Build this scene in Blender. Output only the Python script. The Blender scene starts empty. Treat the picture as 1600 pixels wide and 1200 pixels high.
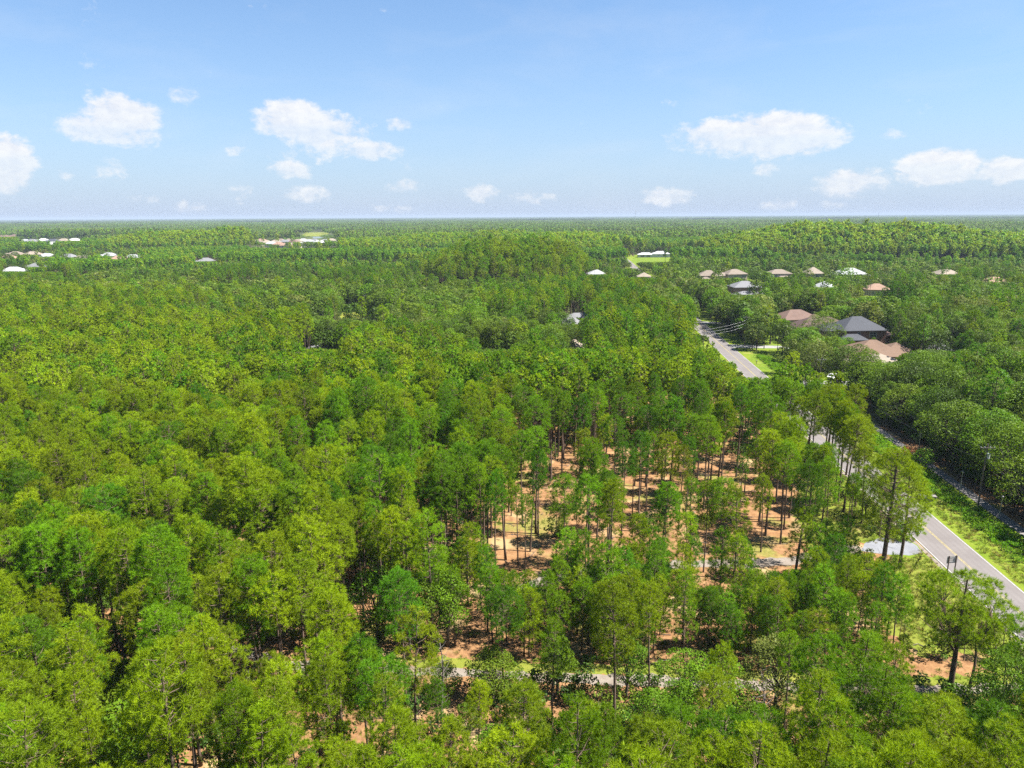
import bpy, math, random
import numpy as np
from mathutils import Matrix, Vector

R = math.radians
rng = np.random.default_rng(11)
random.seed(11)
scene = bpy.context.scene
C = scene.collection

# ------------------------------------------------------------------ camera
CAM_H, PITCH, FPX, ROLL = 48.0, R(13.39), 1101.0, R(-0.32)
cam_d = bpy.data.cameras.new('camera')
cam = bpy.data.objects.new('camera', cam_d)
C.objects.link(cam)
cam_d.sensor_width = 36.0
cam_d.lens = 36.0 * FPX / 1600.0
cam_d.clip_start = 0.5
cam_d.clip_end = 90000.0
cam.matrix_world = Matrix.Translation((0, 0, CAM_H)) @ Matrix.Rotation(R(90) - PITCH, 4, 'X') @ Matrix.Rotation(ROLL, 4, 'Z')
scene.camera = cam

def ray(px, py):
    x = (px - 800) / FPX
    y = (600 - py) / FPX
    c, s = math.cos(ROLL), math.sin(ROLL)
    x, y = c * x - s * y, s * x + c * y
    return (x, math.cos(PITCH) + y * math.sin(PITCH), -math.sin(PITCH) + y * math.cos(PITCH))

def G(px, py, z=0.0):
    """place on the level z that the photograph shows at this pixel"""
    d = ray(px, py)
    t = (z - CAM_H) / d[2]
    return (d[0] * t, d[1] * t)

def project(x, y, z):
    """arrays of places -> pixels of the photograph and depth"""
    dz = z - CAM_H
    f = y * math.cos(PITCH) - dz * math.sin(PITCH)
    v = y * math.sin(PITCH) + dz * math.cos(PITCH)
    c, s = math.cos(ROLL), math.sin(ROLL)
    u, v = c * x + s * v, -s * x + c * v
    return 800 + FPX * u / f, 600 - FPX * v / f, f

# ------------------------------------------------------------------ sun, sky, exposure
SUN_EL, SUN_AZ = R(57), R(97)            # azimuth measured from +Y towards +X: the sun stands to the right
sun_d = bpy.data.lights.new('sun', 'SUN')
sun_d.energy = 5.0
sun_d.angle = R(0.55)
sun_d.color = (1.0, 0.955, 0.88)
sun = bpy.data.objects.new('sun', sun_d)
C.objects.link(sun)
sdir = Vector((math.sin(SUN_AZ) * math.cos(SUN_EL), math.cos(SUN_AZ) * math.cos(SUN_EL), math.sin(SUN_EL)))
sun.rotation_euler = sdir.to_track_quat('Z', 'Y').to_euler()
sun.location = sdir * 300

world = bpy.data.worlds.new('World')
scene.world = world
world.use_nodes = True
WN, WL = world.node_tree.nodes, world.node_tree.links
WN.clear()

def wmath(op, a, b=None, c=None, clamp=False):
    n = WN.new('ShaderNodeMath')
    n.operation = op
    n.use_clamp = clamp
    for i, v in enumerate((a, b, c)):
        if v is None:
            continue
        if isinstance(v, (int, float)):
            n.inputs[i].default_value = v
        else:
            WL.new(v, n.inputs[i])
    return n.outputs[0]

sky = WN.new('ShaderNodeTexSky')
sky.sky_type = 'NISHITA'
sky.sun_disc = False
sky.sun_elevation = SUN_EL
sky.sun_rotation = SUN_AZ
sky.altitude = 50
sky.air_density = 1.0
sky.dust_density = 0.2
sky.ozone_density = 6.0
geo = WN.new('ShaderNodeTexCoord')
sep = WN.new('ShaderNodeSeparateXYZ')
WL.new(geo.outputs['Generated'], sep.inputs[0])
AZ = wmath('ARCTAN2', sep.outputs[0], sep.outputs[1])
EL = wmath('ARCSINE', sep.outputs[2])

def comb(x, y, z=0.0):
    n = WN.new('ShaderNodeCombineXYZ')
    for i, v in enumerate((x, y, z)):
        if isinstance(v, (int, float)):
            n.inputs[i].default_value = v
        else:
            WL.new(v, n.inputs[i])
    return n.outputs[0]

def wnoise(vec, scale, detail, rough, dist=0.0):
    n = WN.new('ShaderNodeTexNoise')
    n.inputs['Scale'].default_value = scale
    n.inputs['Detail'].default_value = detail
    n.inputs['Roughness'].default_value = rough
    n.inputs['Distortion'].default_value = dist
    WL.new(vec, n.inputs['Vector'])
    return n.outputs['Fac']

CV = comb(wmath('MULTIPLY', AZ, 1.0), wmath('MULTIPLY', EL, 1.5))
billow = wnoise(CV, 17.0, 9.0, 0.6, 0.35)
billow2 = wnoise(CV, 60.0, 8.0, 0.66, 0.3)
fb = wmath('ADD', wmath('MULTIPLY', wmath('SUBTRACT', billow, 0.5), 2.6), wmath('MULTIPLY', wmath('SUBTRACT', billow2, 0.5), 1.5))
# fair weather cumulus: direction, width, height, strength
CLOUDS = [(190, 178, 62, 38, 1.0), (160, 196, 70, 24, 0.85), (205, 205, 60, 26, 0.7), (450, 182, 62, 34, 1.0), (500, 200, 95, 32, 0.85),
          (575, 232, 62, 18, 0.8), (480, 232, 80, 24, 0.45), (283, 147, 34, 15, 0.55), (624, 192, 26, 13, 0.75), (455, 262, 44, 16, 0.7),
          (8, 245, 42, 40, 1.0), (480, 300, 44, 15, 0.6), (627, 287, 36, 15, 0.7), (755, 298, 36, 16, 0.7), (830, 308, 56, 14, 0.5),
          (1130, 208, 95, 30, 0.9), (1195, 204, 110, 36, 1.0), (1240, 215, 85, 28, 0.8), (1330, 280, 60, 24, 0.85), (1465, 258, 62, 28, 0.95),
          (1566, 264, 40, 19, 0.8), (1040, 305, 52, 18, 0.65), (1395, 207, 26, 11, 0.5), (1200, 262, 26, 12, 0.5), (1222, 318, 40, 14, 0.55),
          (305, 322, 40, 13, 0.55), (228, 308, 40, 11, 0.45), (170, 263, 32, 17, 0.45), (100, 270, 20, 10, 0.45), (590, 325, 60, 12, 0.4),
          (1045, 160, 26, 8, 0.35), (380, 296, 30, 11, 0.4), (365, 234, 32, 10, 0.5), (1300, 322, 50, 11, 0.4), (1165, 178, 26, 9, 0.4)]
mask = soft = None
for (cx, cy, cw, ch, st) in CLOUDS:
    d = ray(cx, cy + ch * 0.12)
    a0 = math.atan2(d[0], d[1])
    e0 = math.atan2(d[2], math.hypot(d[0], d[1]))
    wa, he = cw / FPX * 1.02, ch / FPX * 1.05
    da = wmath('MULTIPLY', wmath('SUBTRACT', AZ, a0), 1.0 / wa)
    de = wmath('SUBTRACT', EL, e0)
    up = wmath('MULTIPLY', wmath('MAXIMUM', de, 0.0), 1.0 / he)
    dn = wmath('MULTIPLY', wmath('MINIMUM', de, 0.0), 1.0 / (he * 1.15))
    r2 = wmath('ADD', wmath('MULTIPLY', da, da), wmath('ADD', wmath('MULTIPLY', up, up), wmath('MULTIPLY', dn, dn)))
    m = wmath('MULTIPLY', wmath('MAXIMUM', wmath('SUBTRACT', 1.0, r2), -0.4), st)
    mask = m if mask is None else wmath('MAXIMUM', mask, m)
    rise = wmath('MULTIPLY', wmath('ADD', de, he * 0.85), 1.0 / (he * 1.15), clamp=True)
    here = wmath('MULTIPLY', wmath('ADD', m, 0.36), 5.0, clamp=True)
    sa = wmath('MULTIPLY', wmath('MULTIPLY', rise, here), 0.55 + 0.45 * st)
    soft = sa if soft is None else wmath('MAXIMUM', soft, sa)
# the same kind of cloud all round the horizon outside the view
wide = wnoise(comb(wmath('MULTIPLY', AZ, 4.2), wmath('MULTIPLY', EL, 9.0), 3.3), 1.0, 2.0, 0.5)
outside = wmath('MULTIPLY', wmath('SUBTRACT', wmath('ABSOLUTE', AZ), 0.75), 8.0, clamp=True)
lowband = wmath('MULTIPLY', wmath('SUBTRACT', 0.42, EL), 8.0, clamp=True)
soft = wmath('MAXIMUM', soft, outside)
gen = wmath('MULTIPLY', wmath('MULTIPLY', wmath('SUBTRACT', wide, 0.56), 5.0), wmath('MULTIPLY', outside, lowband))
mask = wmath('MAXIMUM', mask, gen)
dens_in = wmath('ADD', mask, wmath('MULTIPLY', fb, 0.62))
dens = WN.new('ShaderNodeMapRange')
dens.interpolation_type = 'SMOOTHSTEP'
dens.inputs['From Min'].default_value = 0.24
dens.inputs['From Max'].default_value = 0.72
WL.new(dens_in, dens.inputs['Value'])
# only where a cloud is near
cover = wmath('MULTIPLY', wmath('MULTIPLY', dens.outputs[0], soft), 0.92)
veil = wnoise(comb(wmath('MULTIPLY', AZ, 2.0), wmath('MULTIPLY', EL, 7.0), 8.1), 2.2, 5.0, 0.6, 0.4)
veilm = wmath('MULTIPLY', wmath('SUBTRACT', veil, 0.48), 0.9, clamp=True)
cover = wmath('MAXIMUM', cover, wmath('MULTIPLY', veilm, 0.5))

tint = WN.new('ShaderNodeMix'); tint.data_type = 'RGBA'; tint.blend_type = 'MULTIPLY'
tint.inputs[0].default_value = 1.0
WL.new(sky.outputs[0], tint.inputs[6])
tint.inputs[7].default_value = (0.86, 1.02, 1.08, 1)
cmix = WN.new('ShaderNodeMix'); cmix.data_type = 'RGBA'
WL.new(cover, cmix.inputs[0])
# humid air whitens the sky towards the horizon, alike all round
humid = WN.new('ShaderNodeMix'); humid.data_type = 'RGBA'
WL.new(wmath('EXPONENT', wmath('MULTIPLY', wmath('MAXIMUM', EL, 0.0), -6.3)), humid.inputs[0])
WL.new(tint.outputs[2], humid.inputs[6])
humid.inputs[7].default_value = (3.15, 3.75, 4.85, 1)
WL.new(humid.outputs[2], cmix.inputs[6])
shade = WN.new('ShaderNodeMix'); shade.data_type = 'RGBA'
WL.new(wmath('MULTIPLY', wmath('SUBTRACT', wmath('ADD', billow2, wmath('MULTIPLY', billow, 0.6)), 0.62), 3.0, clamp=True), shade.inputs[0])
shade.inputs[6].default_value = (4.75, 4.95, 5.45, 1)
shade.inputs[7].default_value = (5.8, 5.8, 5.8, 1)
WL.new(shade.outputs[2], cmix.inputs[7])
bg = WN.new('ShaderNodeBackground')
bg.inputs['Strength'].default_value = 0.05
WL.new(cmix.outputs[2], bg.inputs['Color'])
wo = WN.new('ShaderNodeOutputWorld')
WL.new(bg.outputs[0], wo.inputs['Surface'])

vs = scene.view_settings
vs.view_transform = 'Standard'
vs.look = 'None'
vs.exposure = 1.80
vs.gamma = 1.0
vs.use_curve_mapping = False
cy = scene.cycles
cy.max_bounces = 5
cy.diffuse_bounces = 3
cy.glossy_bounces = 2
cy.transmission_bounces = 3
cy.transparent_max_bounces = 6
cy.volume_bounces = 0
cy.caustics_reflective = False
cy.caustics_refractive = False
cy.use_denoising = False
cy.sample_clamp_indirect = 4.0

# ------------------------------------------------------------------ materials
MATS = {}
def new_mat(name):
    m = bpy.data.materials.new(name)
    m.use_nodes = True
    nt = m.node_tree
    nt.nodes.clear()
    out = nt.nodes.new('ShaderNodeOutputMaterial')
    MATS[name] = m
    return m, nt, out

def N(nt, kind, **kw):
    n = nt.nodes.new(kind)
    for k, v in kw.items():
        if k.startswith('i_'):
            n.inputs[k[2:].replace('_', ' ')].default_value = v
        else:
            setattr(n, k, v)
    return n

def mixc(nt, fac, a, b, blend='MIX'):
    n = nt.nodes.new('ShaderNodeMix')
    n.data_type = 'RGBA'
    n.blend_type = blend
    for sock, v in ((n.inputs[0], fac), (n.inputs[6], a), (n.inputs[7], b)):
        if isinstance(v, (int, float)):
            sock.default_value = v
        elif isinstance(v, tuple):
            sock.default_value = (v[0], v[1], v[2], 1)
        else:
            nt.links.new(v, sock)
    return n.outputs[2]

def noise(nt, scale, detail=4.0, rough=0.55, vec=None, dist=0.0):
    n = N(nt, 'ShaderNodeTexNoise', i_Scale=scale, i_Detail=detail, i_Roughness=rough, i_Distortion=dist)
    if vec is None:
        g = nt.nodes.new('ShaderNodeNewGeometry')
        vec = g.outputs['Position']
    nt.links.new(vec, n.inputs['Vector'])
    return n.outputs['Fac']

def ramp(nt, v, lo, hi, smooth=True):
    n = N(nt, 'ShaderNodeMapRange')
    if smooth:
        n.interpolation_type = 'SMOOTHSTEP'
    n.inputs['From Min'].default_value = lo
    n.inputs['From Max'].default_value = hi
    nt.links.new(v, n.inputs['Value'])
    return n.outputs[0]

def foliage(name, col, trans=0.3, var=0.24, rough=0.5, hue=0.010, spec=0.10, tmul=(1.25, 1.2, 0.6)):
    m, nt, out = new_mat(name)
    oi = nt.nodes.new('ShaderNodeObjectInfo')
    hs = nt.nodes.new('ShaderNodeHueSaturation')
    hs.inputs['Color'].default_value = (*col, 1)
    mr = N(nt, 'ShaderNodeMapRange')
    mr.inputs['To Min'].default_value = 1 - var
    mr.inputs['To Max'].default_value = 1 + var
    nt.links.new(oi.outputs['Random'], mr.inputs['Value'])
    # clump to clump variation inside a crown
    nz = noise(nt, 0.55, 3.0, 0.6)
    mr2 = N(nt, 'ShaderNodeMapRange')
    mr2.inputs['From Min'].default_value = 0.25
    mr2.inputs['From Max'].default_value = 0.75
    mr2.inputs['To Min'].default_value = 0.72
    mr2.inputs['To Max'].default_value = 1.28
    nt.links.new(nz, mr2.inputs['Value'])
    mu = N(nt, 'ShaderNodeMath', operation='MULTIPLY')
    nt.links.new(mr.outputs[0], mu.inputs[0])
    nt.links.new(mr2.outputs[0], mu.inputs[1])
    nt.links.new(mu.outputs[0], hs.inputs['Value'])
    mh = N(nt, 'ShaderNodeMapRange')
    mh.inputs['To Min'].default_value = 0.5 - hue
    mh.inputs['To Max'].default_value = 0.5 + hue
    fr = N(nt, 'ShaderNodeMath', operation='FRACT')
    m7 = N(nt, 'ShaderNodeMath', operation='MULTIPLY')
    m7.inputs[1].default_value = 7.31
    nt.links.new(oi.outputs['Random'], m7.inputs[0])
    nt.links.new(m7.outputs[0], fr.inputs[0])
    nt.links.new(fr.outputs[0], mh.inputs['Value'])
    nt.links.new(mh.outputs[0], hs.inputs['Hue'])
    p = N(nt, 'ShaderNodeBsdfPrincipled')
    p.inputs['Roughness'].default_value = rough
    p.inputs['Specular IOR Level'].default_value = spec
    nt.links.new(hs.outputs[0], p.inputs['Base Color'])
    t = nt.nodes.new('ShaderNodeBsdfTranslucent')
    nt.links.new(mixc(nt, 1.0, hs.outputs[0], tmul, 'MULTIPLY'), t.inputs['Color'])
    mx = nt.nodes.new('ShaderNodeMixShader')
    mx.inputs[0].default_value = trans
    nt.links.new(p.outputs[0], mx.inputs[1])
    nt.links.new(t.outputs[0], mx.inputs[2])
    nt.links.new(mx.outputs[0], out.inputs['Surface'])
    return m

def plain(name, col, rough=0.8, var=0.15, scale=3.0, spec=0.3, metal=0.0, bump=0.0, bscale=30.0, detail=5.0):
    m, nt, out = new_mat(name)
    p = N(nt, 'ShaderNodeBsdfPrincipled')
    p.inputs['Roughness'].default_value = rough
    p.inputs['Specular IOR Level'].default_value = spec
    p.inputs['Metallic'].default_value = metal
    lo = tuple(c * (1 - var) for c in col)
    hi = tuple(min(1, c * (1 + var)) for c in col)
    nt.links.new(mixc(nt, ramp(nt, noise(nt, scale, detail, 0.65), 0.3, 0.7), lo, hi), p.inputs['Base Color'])
    if bump:
        b = N(nt, 'ShaderNodeBump')
        b.inputs['Strength'].default_value = bump
        nt.links.new(noise(nt, bscale, 4.0), b.inputs['Height'])
        nt.links.new(b.outputs[0], p.inputs['Normal'])
    nt.links.new(p.outputs[0], out.inputs['Surface'])
    return m

PINE_TINT = [foliage('pine_needles_lime', (0.182, 0.262, 0.005), 0.38), foliage('pine_needles_green', (0.116, 0.220, 0.005), 0.38),
             foliage('pine_needles_deep', (0.074, 0.168, 0.006), 0.38), foliage('pine_needles_olive', (0.160, 0.220, 0.006), 0.38)]
OAK_TINT = [foliage('oak_leaves_dark', (0.060, 0.102, 0.010), 0.3, 0.25), foliage('oak_leaves_green', (0.092, 0.150, 0.008), 0.34, 0.25),
            foliage('oak_leaves_bright', (0.092, 0.172, 0.007), 0.36, 0.22), foliage('oak_leaves_greyish', (0.112, 0.140, 0.024), 0.26, 0.22)]
M_BARK = plain('pine_bark', (0.115, 0.082, 0.062), 0.9, 0.35, 2.5, 0.1)
M_OBARK = plain('oak_bark', (0.095, 0.080, 0.066), 0.9, 0.3, 2.5, 0.1)
M_TWIG = plain('dead_wood', (0.15, 0.13, 0.11), 0.9, 0.2, 4.0, 0.1)
M_SHRUB = [foliage('shrub_leaves_green', (0.062, 0.125, 0.013), 0.3, 0.35), foliage('shrub_leaves_dark', (0.040, 0.082, 0.014), 0.3, 0.35),
           foliage('shrub_leaves_yellow', (0.105, 0.150, 0.014), 0.3, 0.35)]
M_GRASS = foliage('grass_blades', (0.120, 0.165, 0.018), 0.3, 0.3)
M_WEED = foliage('weed_leaves', (0.115, 0.240, 0.006), 0.42, 0.25)
M_DRYGRASS = foliage('dry_grass', (0.21, 0.18, 0.055), 0.25, 0.3)
M_STRAWC = foliage('russet_leaves', (0.30, 0.13, 0.04), 0.25, 0.3)
M_PALMSILVER = foliage('silver_palm_fronds', (0.34, 0.38, 0.36), 0.15, 0.1, 0.45, 0.0)
M_PALM = foliage('palm_fronds', (0.09, 0.14, 0.022), 0.25, 0.2)

def ground_material():
    m, nt, out = new_mat('forest_floor')
    g = nt.nodes.new('ShaderNodeNewGeometry')
    pos = g.outputs['Position']
    straw = mixc(nt, ramp(nt, noise(nt, 0.9, 7.0, 0.7), 0.32, 0.7), (0.150, 0.077, 0.036), (0.262, 0.150, 0.072))
    straw = mixc(nt, ramp(nt, noise(nt, 6.0, 5.0, 0.75), 0.55, 0.75), straw, (0.12, 0.055, 0.026))
    straw = mixc(nt, ramp(nt, noise(nt, 0.16, 3.0, 0.6), 0.52, 0.66), straw, (0.28, 0.20, 0.10))
    grass = mixc(nt, ramp(nt, noise(nt, 1.8, 6.0, 0.7), 0.3, 0.7), (0.11, 0.11, 0.024), (0.20, 0.175, 0.05))
    near = mixc(nt, ramp(nt, noise(nt, 0.075, 5.0, 0.62), 0.53, 0.63), straw, grass)
    far = mixc(nt, ramp(nt, noise(nt, 0.02, 6.0, 0.65), 0.35, 0.65), (0.045, 0.062, 0.020), (0.085, 0.095, 0.030))
    ln = N(nt, 'ShaderNodeVectorMath', operation='LENGTH')
    nt.links.new(pos, ln.inputs[0])
    col = mixc(nt, ramp(nt, ln.outputs['Value'], 170.0, 300.0), near, far)
    p = N(nt, 'ShaderNodeBsdfPrincipled')
    p.inputs['Roughness'].default_value = 0.95
    p.inputs['Specular IOR Level'].default_value = 0.05
    nt.links.new(col, p.inputs['Base Color'])
    b = N(nt, 'ShaderNodeBump')
    b.inputs['Strength'].default_value = 0.5
    b.inputs['Distance'].default_value = 0.15
    nt.links.new(noise(nt, 3.0, 6.0, 0.7), b.inputs['Height'])
    nt.links.new(b.outputs[0], p.inputs['Normal'])
    nt.links.new(p.outputs[0], out.inputs['Surface'])
    return m
M_GROUND = ground_material()

def lawn_material(name, a, b, c, s=0.35):
    m, nt, out = new_mat(name)
    col = mixc(nt, ramp(nt, noise(nt, s, 5.0, 0.6), 0.3, 0.7), a, b)
    col = mixc(nt, ramp(nt, noise(nt, 0.12, 4.0, 0.65), 0.55, 0.7), col, c)
    col = mixc(nt, ramp(nt, noise(nt, 7.0, 4.0, 0.7), 0.45, 0.8), col, tuple(x * 0.6 for x in a))
    p = N(nt, 'ShaderNodeBsdfPrincipled')
    p.inputs['Roughness'].default_value = 0.95
    p.inputs['Specular IOR Level'].default_value = 0.05
    nt.links.new(col, p.inputs['Base Color'])
    bp = N(nt, 'ShaderNodeBump')
    bp.inputs['Strength'].default_value = 0.6
    bp.inputs['Distance'].default_value = 0.1
    nt.links.new(noise(nt, 9.0, 4.0, 0.7), bp.inputs['Height'])
    nt.links.new(bp.outputs[0], p.inputs['Normal'])
    nt.links.new(p.outputs[0], out.inputs['Surface'])
    return m
M_VERGE = lawn_material('verge_grass', (0.105, 0.158, 0.013), (0.145, 0.178, 0.020), (0.185, 0.178, 0.045))
M_LAWN = lawn_material('lawn_grass', (0.085, 0.140, 0.012), (0.125, 0.165, 0.018), (0.15, 0.165, 0.035), 0.2)
M_MEADOW = lawn_material('meadow_grass', (0.115, 0.145, 0.018), (0.165, 0.172, 0.03), (0.215, 0.175, 0.065), 0.5)
M_SAND = lawn_material('pale_sand', (0.165, 0.136, 0.110), (0.215, 0.186, 0.158), (0.15, 0.105, 0.062), 0.8)
M_CONC = plain('pale_concrete', (0.205, 0.20, 0.195), 0.9, 0.14, 0.8, 0.1, bump=0.05)
M_APRON = lawn_material('worn_pale_concrete', (0.160, 0.165, 0.182), (0.195, 0.20, 0.215), (0.125, 0.118, 0.11), 0.5)
M_WALKC = plain('path_concrete', (0.16, 0.148, 0.14), 0.9, 0.14, 0.8, 0.1)

def asphalt_material():
    m, nt, out = new_mat('worn_asphalt')
    col = mixc(nt, ramp(nt, noise(nt, 0.25, 5.0, 0.6), 0.3, 0.7), (0.130, 0.116, 0.112), (0.162, 0.147, 0.142))
    col = mixc(nt, ramp(nt, noise(nt, 25.0, 3.0, 0.7), 0.4, 0.75), col, (0.106, 0.097, 0.094))
    # wheel tracks along the lanes, from the strip's own coordinates
    at = N(nt, 'ShaderNodeAttribute', attribute_name='across')
    wv = N(nt, 'ShaderNodeMath', operation='SINE')
    mm = N(nt, 'ShaderNodeMath', operation='MULTIPLY')
    mm.inputs[1].default_value = 3.55
    nt.links.new(at.outputs['Fac'], mm.inputs[0])
    nt.links.new(mm.outputs[0], wv.inputs[0])
    ab = N(nt, 'ShaderNodeMath', operation='ABSOLUTE')
    nt.links.new(wv.outputs[0], ab.inputs[0])
    f = N(nt, 'ShaderNodeMath', operation='MULTIPLY')
    nt.links.new(ramp(nt, ab.outputs[0], 0.5, 1.0), f.inputs[0])
    f.inputs[1].default_value = 0.35
    col = mixc(nt, f.outputs[0], col, (0.116, 0.104, 0.100))
    p = N(nt, 'ShaderNodeBsdfPrincipled')
    p.inputs['Roughness'].default_value = 0.9
    p.inputs['Specular IOR Level'].default_value = 0.15
    nt.links.new(col, p.inputs['Base Color'])
    nt.links.new(p.outputs[0], out.inputs['Surface'])
    return m
M_ASPH = asphalt_material()
M_YELLOW = plain('yellow_road_paint', (0.25, 0.205, 0.075), 0.7, 0.3, 2.0)
M_WHITE = plain('white_road_paint', (0.30, 0.295, 0.285), 0.7, 0.15, 2.0)

def water_material():
    m, nt, out = new_mat('pond_water')
    p = N(nt, 'ShaderNodeBsdfPrincipled')
    p.inputs['Base Color'].default_value = (0.11, 0.14, 0.13, 1)
    p.inputs['Roughness'].default_value = 0.12
    b = N(nt, 'ShaderNodeBump')
    b.inputs['Strength'].default_value = 0.15
    nt.links.new(noise(nt, 0.8, 4.0), b.inputs['Height'])
    nt.links.new(b.outputs[0], p.inputs['Normal'])
    nt.links.new(p.outputs[0], out.inputs['Surface'])
    return m
M_WATER = water_material()

# ------------------------------------------------------------------ mesh helpers
def tri_mesh(name, V, T, mats=(), midx=None, smooth=False):
    V = np.asarray(V, np.float32).reshape(-1, 3)
    T = np.asarray(T, np.int32).reshape(-1, 3)
    me = bpy.data.meshes.new(name)
    me.vertices.add(len(V))
    me.vertices.foreach_set('co', V.ravel())
    me.loops.add(len(T) * 3)
    me.loops.foreach_set('vertex_index', T.ravel())
    me.polygons.add(len(T))
    me.polygons.foreach_set('loop_start', np.arange(0, len(T) * 3, 3, dtype=np.int32))
    for m in mats:
        me.materials.append(m)
    if midx is not None:
        me.polygons.foreach_set('material_index', np.asarray(midx, np.int32))
    me.update(calc_edges=True)
    me.polygons.foreach_set('use_smooth', np.full(len(T), smooth))
    return me

class MB:
    """collects boxes, bars and tubes for one mesh"""
    def __init__(self):
        self.v, self.t, self.n = [], [], 0
    def add(self, V, T):
        V = np.asarray(V, float).reshape(-1, 3)
        self.v.append(V)
        self.t.append(np.asarray(T, int).reshape(-1, 3) + self.n)
        self.n += len(V)
        return self
    def quad(self, a, b, c, d):
        return self.add([a, b, c, d], [(0, 1, 2), (0, 2, 3)])
    def box(self, x0, x1, y0, y1, z0, z1):
        V = [(x, y, z) for z in (z0, z1) for y in (y0, y1) for x in (x0, x1)]
        T = [(0, 2, 3), (0, 3, 1), (4, 5, 7), (4, 7, 6), (0, 1, 5), (0, 5, 4), (2, 6, 7), (2, 7, 3), (0, 4, 6), (0, 6, 2), (1, 3, 7), (1, 7, 5)]
        return self.add(V, T)
    def tube(self, pts, rad, sides=6, cap=True):
        pts = np.asarray(pts, float)
        n = len(pts)
        rad = np.broadcast_to(np.asarray(rad, float), (n,))
        tan = np.gradient(pts, axis=0)
        tan /= np.linalg.norm(tan, axis=1)[:, None] + 1e-9
        ref = np.where(np.abs(tan[:, 2:3]) > 0.9, np.array([[1., 0, 0]]), np.array([[0, 0, 1.]]))
        a = np.cross(tan, ref)
        a /= np.linalg.norm(a, axis=1)[:, None] + 1e-9
        b = np.cross(tan, a)
        ang = np.linspace(0, 2 * math.pi, sides, endpoint=False)
        V = pts[:, None, :] + rad[:, None, None] * (np.cos(ang)[None, :, None] * a[:, None, :] + np.sin(ang)[None, :, None] * b[:, None, :])
        V = V.reshape(-1, 3)
        T = []
        for i in range(n - 1):
            for j in range(sides):
                k = (j + 1) % sides
                p, q, r, s = i * sides + j, i * sides + k, (i + 1) * sides + k, (i + 1) * sides + j
                T += [(p, r, q), (p, s, r)]
        if cap:
            for e in (0, n - 1):
                T += [(e * sides, e * sides + j, e * sides + j + 1) for j in range(1, sides - 1)]
        return self.add(V, T)
    def arrays(self):
        if not self.v:
            return np.zeros((0, 3)), np.zeros((0, 3), int)
        return np.vstack(self.v), np.vstack(self.t)
    def build(self, name, mat, parent=None, smooth=False):
        V, T = self.arrays()
        me = tri_mesh(name, V, T, (mat,), smooth=smooth)
        o = bpy.data.objects.new(name, me)
        C.objects.link(o)
        if parent is not None:
            o.parent = parent
        return o

def tag(o, label=None, cat=None, group=None, kind=None):
    for k, v in (('label', label), ('category', cat), ('group', group), ('kind', kind)):
        if v:
            o[k] = v
    return o

def empty(name, loc, rz=0.0):
    o = bpy.data.objects.new(name, None)
    C.objects.link(o)
    o.location = loc
    o.rotation_euler.z = rz
    o.empty_display_size = 0.5
    return o

def copy_tree(o, parent=None):
    c = o.copy()
    C.objects.link(c)
    c.parent = parent
    for ch in o.children:
        copy_tree(ch, c)
    return c

def sheet(name, poly, z, mat, kind='structure', sub=0.0, jit=0.0):
    """flat sheet from an outline; the outline is cut fine and made uneven"""
    P = []
    n = len(poly)
    r = np.random.default_rng(len(name) * 7 + n)
    for i in range(n):
        a, b = np.array(poly[i], float), np.array(poly[(i + 1) % n], float)
        k = max(1, int(np.linalg.norm(b - a) / sub)) if sub else 1
        nrm = np.array([-(b - a)[1], (b - a)[0]]) / (np.linalg.norm(b - a) + 1e-9)
        for j in range(k):
            P.append(a + (b - a) * j / k + nrm * r.normal(0, 1) * jit)
    me = bpy.data.meshes.new(name)
    me.from_pydata([(p[0], p[1], z) for p in P], [], [list(range(len(P)))])
    me.materials.append(mat)
    me.update()
    if me.polygons[0].normal.z < 0:
        me.flip_normals()
    o = bpy.data.objects.new(name, me)
    C.objects.link(o)
    if kind:
        o['kind'] = kind
    return o

def strip(name, line, half, z, mat, kind='structure', jit=0.0, step=4.0, across=False, parent=None):
    """ribbon that follows a polyline"""
    L = np.array(line, float)
    seg = np.linalg.norm(np.diff(L, axis=0), axis=1)
    s = np.concatenate([[0], np.cumsum(seg)])
    n = max(2, int(s[-1] / step))
    u = np.linspace(0, s[-1], n)
    c = np.stack([np.interp(u, s, L[:, 0]), np.interp(u, s, L[:, 1])], 1)
    t = np.gradient(c, axis=0)
    t /= np.linalg.norm(t, axis=1)[:, None]
    nn = np.stack([t[:, 1], -t[:, 0]], 1)
    r = np.random.default_rng(5)
    h1 = half + (r.normal(0, jit, n) if jit else 0)
    h2 = half + (r.normal(0, jit, n) if jit else 0)
    cols = [-1.0, 1.0] if not across else list(np.linspace(-1, 1, 9))
    V, A = [], []
    for q in cols:
        h = np.broadcast_to(np.where(q < 0, h2, h1), (n,))
        p = c + nn * (q * h)[:, None]
        V.append(np.column_stack([p, np.full(n, z)]))
        A.append(np.full(n, q * half))
    k = len(cols)
    V = np.stack(V, 1).reshape(-1, 3)
    A = np.stack(A, 1).ravel()
    T = []
    for i in range(n - 1):
        for j in range(k - 1):
            a = i * k + j
            T += [(a, a + 1, a + 1 + k), (a, a + 1 + k, a + k)]
    me = tri_mesh(name, V, T, (mat,))
    if across:
        at = me.attributes.new('across', 'FLOAT', 'POINT')
        at.data.foreach_set('value', A.astype(np.float32))
    o = bpy.data.objects.new(name, me)
    C.objects.link(o)
    if parent is not None:
        o.parent = parent
    elif kind:
        o['kind'] = kind
    return o

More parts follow.
